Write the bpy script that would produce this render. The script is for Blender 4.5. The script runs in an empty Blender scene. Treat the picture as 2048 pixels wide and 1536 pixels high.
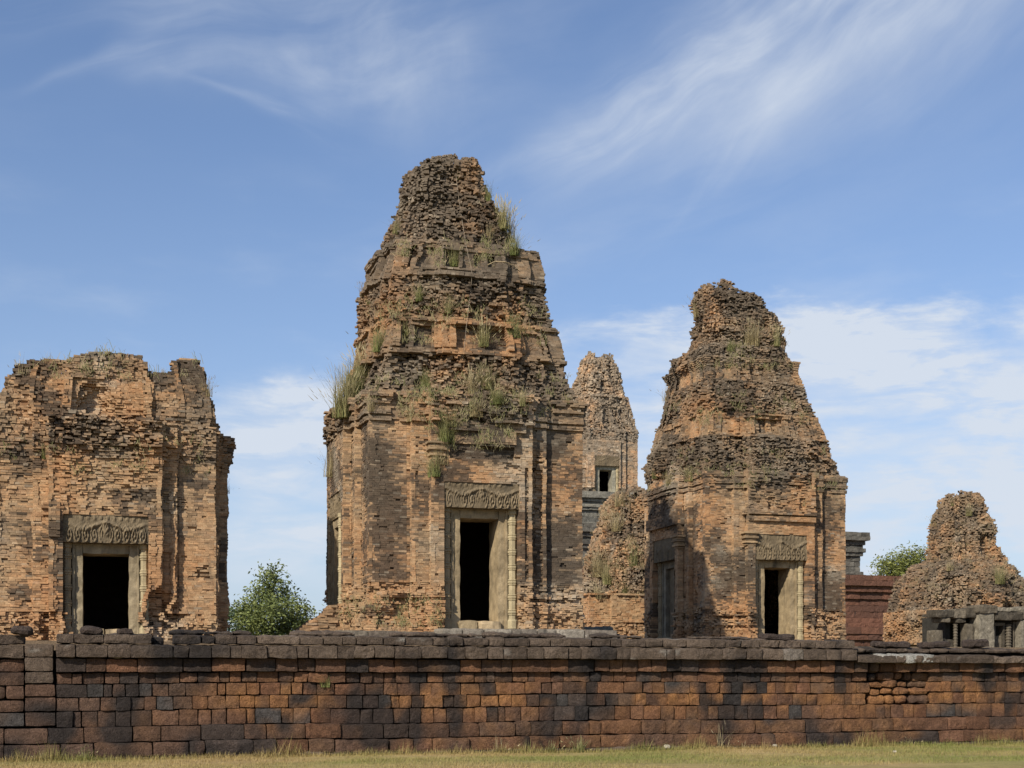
import bpy, math, random
import numpy as np
from mathutils import Vector, Matrix, noise
from mathutils.bvhtree import BVHTree

C = bpy.context.scene.collection
R = math.radians
TH = R(16.8)                      # the temple's axes are turned this much from the camera's
U = Vector((math.cos(TH), math.sin(TH), 0)); V = Vector((-math.sin(TH), math.cos(TH), 0))
F, HZ = 2730.0, 1352.0            # focal length and horizon row of the 2048 px photograph
EYE = 1.6

# ------------------------------------------------------------------ camera, sky, sun
sc = bpy.context.scene
cam = bpy.data.cameras.new('camera'); cam_o = bpy.data.objects.new('camera', cam); C.objects.link(cam_o)
cam_o.location = (0, 0, EYE); cam_o.rotation_euler = (R(90), 0, 0)
cam.sensor_width = 36; cam.lens = 36 * F / 2048; cam.shift_y = (HZ - 768) / 2048
cam.clip_start = 0.1; cam.clip_end = 5000
sc.camera = cam_o
sc.view_settings.view_transform = 'Standard'; sc.view_settings.look = 'None'
sc.view_settings.exposure = 0.25; sc.view_settings.gamma = 1
SUN_EL, SUN_LEFT = R(35), R(33)   # behind the camera, to its left
sd = Vector((-math.sin(SUN_LEFT) * math.cos(SUN_EL), -math.cos(SUN_LEFT) * math.cos(SUN_EL), math.sin(SUN_EL)))
sun = bpy.data.lights.new('sun', 'SUN'); sun.energy = 5.0; sun.angle = R(0.5); sun.color = (1.0, 0.93, 0.82)
sun_o = bpy.data.objects.new('sun', sun); C.objects.link(sun_o)
sun_o.rotation_euler = sd.to_track_quat('Z', 'Y').to_euler()
world = bpy.data.worlds.new('World'); sc.world = world; world.use_nodes = True
def build_sky():
    nt = world.node_tree; N = nt.nodes; L = nt.links; N.clear()
    def num(n, i, v):
        if hasattr(v, 'is_output'): L.new(v, n.inputs[i])
        else: n.inputs[i].default_value = v
    def m(op, a, b=0.0, c=0.0, clamp=False):
        n = N.new('ShaderNodeMath'); n.operation = op; n.use_clamp = clamp
        num(n, 0, a); num(n, 1, b); num(n, 2, c); return n.outputs[0]
    def ss(x, a, b):
        n = N.new('ShaderNodeMapRange'); n.interpolation_type = 'SMOOTHSTEP'
        num(n, 0, x); num(n, 1, a); num(n, 2, b); n.inputs[3].default_value = 0; n.inputs[4].default_value = 1
        return n.outputs[0]
    def noise3(x, y, z, scale, detail, rough=0.55, dist=0.0):
        c = N.new('ShaderNodeCombineXYZ'); num(c, 0, x); num(c, 1, y); num(c, 2, z)
        n = N.new('ShaderNodeTexNoise'); n.inputs['Scale'].default_value = scale; n.inputs['Detail'].default_value = detail
        n.inputs['Roughness'].default_value = rough; n.inputs['Distortion'].default_value = dist
        L.new(c.outputs[0], n.inputs['Vector']); return n.outputs[0]
    tc = N.new('ShaderNodeTexCoord'); sp = N.new('ShaderNodeSeparateXYZ'); L.new(tc.outputs['Generated'], sp.inputs[0])
    az = m('ARCTAN2', sp.outputs[0], sp.outputs[1]); el = m('ARCSINE', sp.outputs[2])
    sky = N.new('ShaderNodeTexSky'); sky.sky_type = 'NISHITA'; sky.sun_disc = False
    sky.sun_elevation = SUN_EL; sky.sun_rotation = math.pi + SUN_LEFT
    sky.air_density = 1.0; sky.dust_density = 0.6; sky.ozone_density = 1.8
    # cirrus: long thin streaks, each bank along its own direction (azimuth, elevation in radians)
    wob = m('MULTIPLY', m('SUBTRACT', noise3(az, el, 3.1, 6, 3), 0.5), 0.10)
    def cirrus(a0, e0, ang, ln, wd, gain, seed, sx=4.0, sy=26.0, bend=0.0):
        da = m('SUBTRACT', az, a0); de = m('SUBTRACT', el, e0)
        ca, sa = math.cos(R(ang)), math.sin(R(ang))
        s = m('ADD', m('MULTIPLY', da, ca), m('MULTIPLY', de, sa))
        t = m('ADD', m('SUBTRACT', m('MULTIPLY', de, ca), m('MULTIPLY', da, sa)), m('MULTIPLY', wob, 0.55))
        t = m('ADD', t, m('MULTIPLY', m('MULTIPLY', s, s), bend))
        wv = m('MULTIPLY', m('ADD', 1.0, m('MULTIPLY', s, 1.6 / ln)), wd)          # fans out along the streak
        wv = m('MAXIMUM', wv, wd * 0.35)
        q = m('ADD', m('POWER', m('ABSOLUTE', m('DIVIDE', s, ln)), 2.0), m('POWER', m('ABSOLUTE', m('DIVIDE', t, wv)), 2.0))
        env = m('POWER', 2.718, m('MULTIPLY', q, -1.6))
        n1 = noise3(m('MULTIPLY', s, sx), m('MULTIPLY', t, sy), seed, 1.3, 6, 0.55, 0.35)
        n2 = noise3(m('MULTIPLY', s, sx * 2.4), m('MULTIPLY', t, sy * .5), seed + 5, 1.4, 4, 0.6, 0.8)
        f = m('MULTIPLY', ss(n1, 0.22, 0.86), m('ADD', 0.35, n2))
        return m('MULTIPLY', m('MULTIPLY', env, f), gain)
    parts = [cirrus(0.185, 0.428, 29, 0.20, 0.06, .88, 1.0, sx=3.5, sy=20, bend=-0.3), cirrus(0.20, 0.42, 31, 0.17, 0.08, .40, 12.0, sx=5, sy=16),
             cirrus(0.27, 0.455, 38, 0.12, 0.055, 0.95, 7.3),
             cirrus(0.06, 0.382, 20, 0.16, 0.024, 1.05, 2.2),
             cirrus(0.15, 0.36, 47, 0.08, 0.018, 0.45, 9.4),
             cirrus(-0.11, 0.435, 12, 0.15, 0.06, 0.62, 3.7, sx=6, sy=16),
             cirrus(-0.27, 0.415, 17, 0.08, 0.014, 0.60, 4.9),
             cirrus(-0.17, 0.392, -10, 0.07, 0.010, 0.45, 5.6),
             cirrus(-0.20, 0.46, 9, 0.26, 0.05, 0.40, 6.5),
             cirrus(0.10, 0.33, 12, 0.22, 0.05, 0.22, 8.8)]
    tot = parts[0]
    for p in parts[1:]: tot = m('ADD', tot, p)
    # the low cumulus bank, a soft wall of cloud behind the towers, and thin haze at the horizon
    big = noise3(m('MULTIPLY', az, 1.0), m('MULTIPLY', el, 2.4), 11.0, 7.0, 8, 0.56, 0.3)
    fine = noise3(m('MULTIPLY', az, 1.0), m('MULTIPLY', el, 4.2), 21.0, 15.0, 7, 0.6, 0.3)
    def bank(a0, a1, etop, ebot, gain, rough):
        d = m('SUBTRACT', etop, el)
        d = m('ADD', d, m('MULTIPLY', m('SUBTRACT', big, 0.5), rough))
        d = m('ADD', d, m('MULTIPLY', m('SUBTRACT', fine, 0.5), rough * .30))
        e = m('MULTIPLY', ss(d, -0.004, 0.026), ss(m('ADD', el, m('MULTIPLY', m('SUBTRACT', big, .5), .05)), ebot - .05, ebot + .06))
        e = m('MULTIPLY', e, m('MULTIPLY', ss(az, a0 - .05, a0 + .05), m('SUBTRACT', 1.0, ss(az, a1 - .05, a1 + .05))))
        return m('MULTIPLY', m('MULTIPLY', m('MULTIPLY', e, m('ADD', .42, m('MULTIPLY', ss(fine, .32, .66), .85))), m('ADD', 0.25, m('MULTIPLY', ss(big, .34, .66), .60))), gain)
    cu = m('ADD', bank(-0.005, 0.80, 0.262, 0.055, 1.40, 0.11), bank(-0.215, -0.075, 0.214, 0.085, 1.35, 0.085))
    cu = m('ADD', cu, bank(-1.2, -0.42, 0.20, 0.10, 0.6, 0.12))
    patch = m('MULTIPLY', m('MULTIPLY', ss(noise3(az, m('MULTIPLY', el, 3.0), 31.0, 6.0, 7), .46, .78), ss(el, .42, .16)), 0.35)
    haze = m('MULTIPLY', m('POWER', 2.718, m('MULTIPLY', el, -7.0)), 0.95)
    hz = m('MULTIPLY', m('MINIMUM', haze, .85), ss(el, -.02, .02))
    allc = m('ADD', m('ADD', m('MULTIPLY', m('MINIMUM', tot, 1.0), 0.92), cu), patch)
    allc = m('MULTIPLY', m('MINIMUM', allc, 0.92), ss(el, -0.02, 0.02))
    tint = N.new('ShaderNodeMix'); tint.data_type = 'RGBA'; tint.blend_type = 'MULTIPLY'; tint.inputs[0].default_value = 1
    L.new(sky.outputs[0], tint.inputs[6]); tint.inputs[7].default_value = (0.90, 0.97, 1.12, 1)
    m0 = N.new('ShaderNodeMix'); m0.data_type = 'RGBA'
    L.new(hz, m0.inputs[0]); L.new(tint.outputs[2], m0.inputs[6]); m0.inputs[7].default_value = (3.95, 4.7, 5.95, 1)
    mx = N.new('ShaderNodeMix'); mx.data_type = 'RGBA'
    L.new(allc, mx.inputs[0]); L.new(m0.outputs[2], mx.inputs[6]); mx.inputs[7].default_value = (5.6, 6.1, 6.85, 1)
    bg = N.new('ShaderNodeBackground'); L.new(mx.outputs[2], bg.inputs[0]); bg.inputs[1].default_value = 0.103
    out = N.new('ShaderNodeOutputWorld'); L.new(bg.outputs[0], out.inputs[0])
build_sky()

# ------------------------------------------------------------------ small helpers
def P(px, py, Y):                 # photograph pixel at depth Y -> point
    return Vector(((px - 1024) / F * Y, Y, EYE + (HZ - py) / F * Y))
def proj(p): return 1024 + F * p[0] / p[1], HZ - F * (p[2] - EYE) / p[1]
def nz(x, y, z): return noise.noise((x, y, z))
def fbm(x, y, z, o=3):
    s, a, t = 0.0, 1.0, 0.0
    for i in range(o):
        s += a * noise.noise((x, y, z)); t += a; a *= .5; x *= 2.03; y *= 2.03; z *= 2.03
    return s / t
def lerp(a, b, t): return a + (b - a) * t
def clamp(x, a=0., b=1.): return a if x < a else b if x > b else x
def mixc(a, b, t): return (lerp(a[0], b[0], t), lerp(a[1], b[1], t), lerp(a[2], b[2], t))
def thing(name, label, cat, loc=(0, 0, 0), rz=0.0, group=None):
    o = bpy.data.objects.new(name, None); C.objects.link(o); o.empty_display_size = .3
    o.location = loc; o.rotation_euler = (0, 0, rz); o['label'] = label; o['category'] = cat
    if group: o['group'] = group
    return o
def tag(o, label=None, cat=None, group=None, kind=None):
    for k, v in (('label', label), ('category', cat), ('group', group), ('kind', kind)):
        if v: o[k] = v
    return o

class MB:
    """Collects vertices, faces and a pigment colour per vertex; build() links them as one mesh object."""
    def __init__(s): s.v = []; s.f = []; s.c = []; s.n = 0
    def add(s, verts, faces, col):
        b = s.n
        s.v.extend(verts); s.f.extend([tuple(i + b for i in f) for f in faces])
        if col and isinstance(col[0], (tuple, list)): s.c.extend(col)
        else: s.c.extend([col] * len(verts))
        s.n += len(verts)
    def build(s, name, mat, parent=None, smooth=False, label=None):
        me = bpy.data.meshes.new(name)
        me.from_pydata([tuple(v) for v in s.v], [], s.f)
        ca = me.color_attributes.new('pigment', 'FLOAT_COLOR', 'POINT')
        a = np.ones((len(s.v), 4), np.float32); a[:, :3] = np.array(s.c, np.float32).reshape(-1, 3)
        ca.data.foreach_set('color', a.ravel())
        if smooth: me.polygons.foreach_set('use_smooth', np.ones(len(me.polygons), bool))
        me.materials.append(mat); me.update()
        o = bpy.data.objects.new(name, me); C.objects.link(o)
        if parent: o.parent = parent
        if label: o['label'] = label
        return o
    def box(s, x0, x1, y0, y1, z0, z1, col, M=None):
        vs = [Vector((x, y, z)) for z in (z0, z1) for x, y in ((x0, y0), (x1, y0), (x1, y1), (x0, y1))]
        if M: vs = [M @ v for v in vs]
        s.add(vs, [(3, 2, 1, 0), (4, 5, 6, 7), (0, 1, 5, 4), (1, 2, 6, 5), (2, 3, 7, 6), (3, 0, 4, 7)], col)
    def stone(s, x0, x1, y0, y1, z0, z1, col, M=None, cell=.07, r=.03, rough=.012, seed=0., slope=0., fr=5., back=False, var=.12, field=None):
        """A dressed but weathered block: rounded arrises, uneven faces, top falling to the front by slope."""
        nx = max(2, min(16, round((x1 - x0) / cell))); ny = max(1, min(8, round((y1 - y0) / (cell * 1.6)))); nzz = max(2, min(30, round((z1 - z0) / cell)))
        lo = (x0 + r, y0 + r, z0 + r); hi = (x1 - r, y1 - r, z1 - r)
        idx = {}; vs = []; cs = []; fs = []
        def vert(i, j, k):
            key = (i, j, k)
            if key in idx: return idx[key]
            def e(t, n): return t / n
            p = [lerp(x0, x1, e(i, nx)), lerp(y0, y1, e(j, ny)), lerp(z0, z1, e(k, nzz))]
            q = [clamp(p[a], min(lo[a], hi[a]), max(lo[a], hi[a])) for a in range(3)]
            d = [p[a] - q[a] for a in range(3)]; l = math.sqrt(d[0] ** 2 + d[1] ** 2 + d[2] ** 2)
            if l > 1e-6:
                nn = [a / l for a in d]; rr = min(l, r)
                g = fbm(p[0] * fr + seed, p[1] * fr + seed * .7, p[2] * fr, 3) * rough * 1.8 + nz(p[0] * 1.7 + seed, p[2] * 1.7, seed) * rough
                p = [q[a] + nn[a] * (rr + g) for a in range(3)]
            if slope: p[2] -= slope * (1 - (p[1] - y0) / (y1 - y0)) * (p[2] - z0) / (z1 - z0)
            w = Vector(p)
            idx[key] = len(vs); vs.append(M @ w if M else w)
            t = 1 + var * 1.6 * fbm(p[0] * 3.1 + seed * 2, p[1] * 3, p[2] * 3.1, 2); c_ = field(col, p) if field else col
            cs.append((c_[0] * t, c_[1] * t, c_[2] * t)); return idx[key]
        for i in range(nx):
            for k in range(nzz):
                fs.append((vert(i, 0, k), vert(i + 1, 0, k), vert(i + 1, 0, k + 1), vert(i, 0, k + 1)))
                if back: fs.append((vert(i + 1, ny, k), vert(i, ny, k), vert(i, ny, k + 1), vert(i + 1, ny, k + 1)))
            for j in range(ny):
                fs.append((vert(i, j, nzz), vert(i + 1, j, nzz), vert(i + 1, j + 1, nzz), vert(i, j + 1, nzz)))
                fs.append((vert(i, j + 1, 0), vert(i + 1, j + 1, 0), vert(i + 1, j, 0), vert(i, j, 0)))
        for j in range(ny):
            for k in range(nzz):
                fs.append((vert(0, j + 1, k), vert(0, j, k), vert(0, j, k + 1), vert(0, j + 1, k + 1)))
                fs.append((vert(nx, j, k), vert(nx, j + 1, k), vert(nx, j + 1, k + 1), vert(nx, j, k + 1)))
        s.add(vs, fs, cs)
    def lathe(s, prof, cx, cy, col, M=None, n=8, rot=.39):
        vs = []; fs = []
        for r, z in prof:
            for i in range(n):
                a = rot + 2 * math.pi * i / n
                v = Vector((cx + r * math.cos(a), cy + r * math.sin(a), z)); vs.append(M @ v if M else v)
        for k in range(len(prof) - 1):
            for i in range(n):
                j = (i + 1) % n
                fs.append((k * n + i, k * n + j, (k + 1) * n + j, (k + 1) * n + i))
        s.add(vs, fs, col)
    def tube(s, pts, r0, r1, col, n=6):
        vs = []; fs = []
        for k, p in enumerate(pts):
            p = Vector(p); d = (Vector(pts[min(k + 1, len(pts) - 1)]) - Vector(pts[max(k - 1, 0)])).normalized()
            a = d.orthogonal().normalized(); b = d.cross(a); r = lerp(r0, r1, k / (len(pts) - 1))
            for i in range(n):
                t = 2 * math.pi * i / n; vs.append(p + a * (r * math.cos(t)) + b * (r * math.sin(t)))
        for k in range(len(pts) - 1):
            for i in range(n):
                j = (i + 1) % n; fs.append((k * n + i, k * n + j, (k + 1) * n + j, (k + 1) * n + i))
        s.add(vs, fs, col)

# ------------------------------------------------------------------ materials
def material(name, rough=0.95, grain=((40, .35), ), bump=((60, .4, .01), ), tint=None, trans=0.0, blotch=None, spec=.15):
    """pigment attribute x procedural grain, optional blotches of another colour (lichen, soot), bump."""
    mt = bpy.data.materials.new(name); mt.use_nodes = True; nt = mt.node_tree; N = nt.nodes; L = nt.links
    bs = N['Principled BSDF']; bs.inputs['Roughness'].default_value = rough; bs.inputs['Specular IOR Level'].default_value = spec
    tc = N.new('ShaderNodeTexCoord')
    at = N.new('ShaderNodeAttribute'); at.attribute_name = 'pigment'
    col = at.outputs['Color']
    def tex(scale, detail=6, r=.6, stretch=None):
        n = N.new('ShaderNodeTexNoise'); n.inputs['Scale'].default_value = scale; n.inputs['Detail'].default_value = detail; n.inputs['Roughness'].default_value = r
        src = tc.outputs['Object']
        if stretch:
            mp = N.new('ShaderNodeMapping'); mp.inputs['Scale'].default_value = stretch; L.new(src, mp.inputs[0]); src = mp.outputs[0]
        L.new(src, n.inputs['Vector']); return n.outputs['Fac']
    for sc_, amt in grain:
        mr = N.new('ShaderNodeMapRange'); mr.inputs[1].default_value = .3; mr.inputs[2].default_value = .7
        mr.inputs[3].default_value = 1 - amt; mr.inputs[4].default_value = 1 + amt; L.new(tex(sc_), mr.inputs[0])
        mu = N.new('ShaderNodeVectorMath'); mu.operation = 'SCALE'; L.new(col, mu.inputs[0]); L.new(mr.outputs[0], mu.inputs['Scale']); col = mu.outputs[0]
    for b in (blotch or ()):
        scale, lo, hi, colr, stretch = b
        mr = N.new('ShaderNodeMapRange'); mr.interpolation_type = 'SMOOTHSTEP'; mr.inputs[1].default_value = lo; mr.inputs[2].default_value = hi
        mr.inputs[4].default_value = colr[3]
        L.new(tex(scale, 8, .62, stretch), mr.inputs[0])
        mx = N.new('ShaderNodeMix'); mx.data_type = 'RGBA'; L.new(mr.outputs[0], mx.inputs[0]); L.new(col, mx.inputs[6]); mx.inputs[7].default_value = (*colr[:3], 1); col = mx.outputs[2]
    L.new(col, bs.inputs['Base Color'])
    prev = None
    for sc_, st, dist in bump:
        bp = N.new('ShaderNodeBump'); bp.inputs['Strength'].default_value = st; bp.inputs['Distance'].default_value = dist
        L.new(tex(sc_, 8, .65), bp.inputs['Height'])
        if prev: L.new(prev, bp.inputs['Normal'])
        prev = bp.outputs[0]
    if prev: L.new(prev, bs.inputs['Normal'])
    if trans:
        tr = N.new('ShaderNodeBsdfTranslucent'); L.new(col, tr.inputs[0]); ms = N.new('ShaderNodeMixShader'); ms.inputs[0].default_value = trans
        L.new(bs.outputs[0], ms.inputs[1]); L.new(tr.outputs[0], ms.inputs[2]); L.new(ms.outputs[0], N['Material Output'].inputs[0])
    return mt
M_BRICK = material('old brick', grain=((5, .24), (38, .30)), bump=((20, .45, .006), (80, .35, .003)),
                   blotch=((1.6, .60, .74, (.045, .038, .03, .72), (1, 1, .45)), (7, .66, .74, (.30, .28, .22, .35), None)))
M_FAR = material('far brick', grain=((4, .25), (14, .35)), bump=((9, .6, .05), (30, .6, .02)),
                 blotch=((.8, .58, .72, (.05, .045, .035, .6), (1, 1, .5)), ))
M_LAT = material('laterite', grain=((11, .26), (45, .42)), bump=((18, 1.0, .05), (55, 1.0, .028)),
                 blotch=((2.2, .60, .72, (.022, .018, .016, .75), (1, 1, .5)), (16, .70, .76, (.36, .34, .29, .30), None)))
M_SAND = material('grey green sandstone', rough=.85, grain=((1.2, .22), (6, .2), (40, .2)), bump=((14, .4, .012), (60, .4, .006)),
                  blotch=((2.2, .52, .70, (.055, .048, .035, .7), (1, 1, .22)), (5, .62, .72, (.36, .32, .24, .4), (1, 1, .5))))
M_GREY = material('lichened sandstone', rough=.9, grain=((2, .3), (9, .3), (30, .3)), bump=((25, .6, .02), ),
                  blotch=((4, .55, .7, (.03, .03, .027, .7), (1, 1, .4)), (9, .64, .72, (.42, .41, .36, .6), None)))
M_LEAF = material('leaf', rough=.6, grain=((3, .2), ), bump=(), trans=.25, spec=.3)
M_GRASS = material('grass blade', rough=.75, grain=((8, .2), ), bump=(), trans=.3)
M_BARK = material('bark', grain=((14, .3), ), bump=((30, .7, .02), ))
M_TURF = material('dry turf', grain=((.5, .16), (3, .2), (30, .3)), bump=((40, .6, .03), ))
M_CABLE = material('weathered cable', rough=.6, bump=())

# ------------------------------------------------------------------ brick masonry
ORANGE = (.345, .190, .092); OCHRE = (.40, .276, .154); BROWN = (.168, .124, .084); DARK = (.056, .045, .034); GREY = (.25, .20, .15); PALE = (.40, .34, .25); RED = (.27, .125, .070)

class Bricks:
    """Brick boxes gathered as rows of numbers, turned into one mesh."""
    def __init__(s, seed): s.rows = []; s.rng = random.Random(seed)
    def put(s, a, t, n, l, z0, z1, p, depth, col, jit): s.rows.append((a[0], a[1], t[0], t[1], n[0], n[1], l, z0, z1, p, depth, col[0], col[1], col[2], jit))
    def build(s, name, parent, mat, extra=None, label=None):
        A = np.array(s.rows, np.float64).reshape(-1, 15); k = len(A); rs = np.random.RandomState(s.rng.randint(0, 10 ** 6))
        a = A[:, 0:2]; t = A[:, 2:4]; n = A[:, 4:6]; l = A[:, 6:7]; p = A[:, 9:10]; d = A[:, 10:11]; jit = A[:, 14]
        V = np.zeros((k, 8, 3))
        for i, (ti, ni, zi) in enumerate(((0, 1, 0), (1, 1, 0), (1, 0, 0), (0, 0, 0), (0, 1, 1), (1, 1, 1), (1, 0, 1), (0, 0, 1))):
            V[:, i, :2] = a + t * l * ti + n * (p if ni else p - d)
            V[:, i, 2] = A[:, 8] if zi else A[:, 7]
        J = rs.uniform(-1, 1, (k, 8, 3)) * jit[:, None, None]; J[:, :, 2] *= .75
        V += J
        V[:, :, 2] += rs.uniform(-.0008, .0008, (k, 1)) + rs.uniform(-1, 1, (k, 1)) * jit[:, None] * .5
        fc = np.array([(0, 1, 5, 4), (1, 2, 6, 5), (3, 0, 4, 7), (4, 5, 6, 7), (3, 2, 1, 0)])
        faces = (np.arange(k)[:, None, None] * 8 + fc[None]).reshape(-1, 4)
        verts = V.reshape(-1, 3); cols = np.repeat(A[:, 11:14], 8, axis=0)
        if extra and extra.n:
            b = len(verts); verts = np.vstack([verts, np.array([tuple(v) for v in extra.v])]); faces = np.vstack([faces, np.array(extra.f) + b])
            cols = np.vstack([cols, np.array(extra.c).reshape(-1, 3)])
        me = bpy.data.meshes.new(name)
        me.vertices.add(len(verts)); me.vertices.foreach_set('co', verts.astype(np.float32).ravel())
        me.loops.add(faces.size); me.loops.foreach_set('vertex_index', faces.astype(np.int32).ravel())
        me.polygons.add(len(faces)); me.polygons.foreach_set('loop_start', np.arange(0, faces.size, 4, dtype=np.int32))
        try: me.polygons.foreach_set('loop_total', np.full(len(faces), 4, np.int32))
        except Exception: pass
        me.update(calc_edges=True)
        ca = me.color_attributes.new('pigment', 'FLOAT_COLOR', 'POINT')
        cc = np.ones((len(verts), 4), np.float32); cc[:, :3] = cols; ca.data.foreach_set('color', cc.ravel())
        me.polygons.foreach_set('use_smooth', np.zeros(len(faces), bool))
        me.materials.append(mat); me.validate()
        o = bpy.data.objects.new(name, me); C.objects.link(o)
        if parent: o.parent = parent
        if label: o['label'] = label
        return o

def side_pts(w, steps):
    """Left-to-right outline of one side of a redented square of half-width w; steps = ((a, s), ...) in units of w."""
    pts = [(-w, -w)]; off = 0
    for a, s in steps:
        pts += [(-a * w, -w - off * w), (-a * w, -w - (off + s) * w)]; off += s
    right = [(-x, y) for x, y in reversed(pts)]
    return pts + right
def plan(w, kind):
    if isinstance(kind, tuple):
        out = []
        for k in range(4):
            c, s = ((1, 0), (0, 1), (-1, 0), (0, -1))[k]
            pts = [(x * c - y * s, x * s + y * c) for x, y in side_pts(w, kind)]
            for i in range(len(pts) - 1): out.append((pts[i], pts[i + 1], k))
        return out
    n = 28; e = kind                                            # superellipse exponent
    pts = []
    for i in range(n):
        t = -math.pi * .75 + 2 * math.pi * i / n
        c, s = math.cos(t), math.sin(t); q = (abs(c) ** e + abs(s) ** e) ** (-1 / e); pts.append((w * q * c, w * q * s))
    return [(pts[i], pts[(i + 1) % n], int(((i + .5) / n) * 4) % 4) for i in range(n)]

CRUST = (.142, .112, .080)
def tone(x, y, z, rng, z_dark, z_stain, warm, grey=0.0):
    """Pigment of one brick: fresh orange-ochre, brown, or black-crusted."""
    n1 = fbm(x * .55 + 3, y * .55, z * .42, 3); n2 = fbm(x * 2.0, y * 2.0 + 9, z * 2.6, 2); r = rng.random()
    c = mixc(ORANGE, OCHRE, clamp(.45 + n1 * 1.2 + (r - .5) * .5))
    c = mixc(c, RED, clamp(n2 * .9 - .05) * .5)
    c = mixc(c, BROWN, clamp(z_dark + n1 * 1.3 + (rng.random() - .5) * .42))
    k = z_stain + n2 * .55 + fbm(x * .6 + 17, y * .6, z * .5, 3) * 1.7 + nz(x * 1.2, y * 1.2, z * 5.0) * .40 + (rng.random() - .5) * .55
    c = mixc(c, DARK, clamp((k - .35) * 2.2) * .85)
    pw = clamp((fbm(x * .5 + 60, y * .5, z * .6, 3) - .16) * 3.5); c = mixc(c, PALE, pw * .45 * (.5 + rng.random()))
    if grey: c = mixc(c, CRUST, clamp(grey + n1 * .6 + nz(x * 1.4, y * 1.4, z * 1.9) * .4 + (rng.random() - .5) * .3))
    c = mixc(c, PALE, clamp((rng.random() - .90) * 6) * .55)
    v = (.84 + .32 * rng.random()) * warm
    return (c[0] * v, c[1] * v, c[2] * v)

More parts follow.
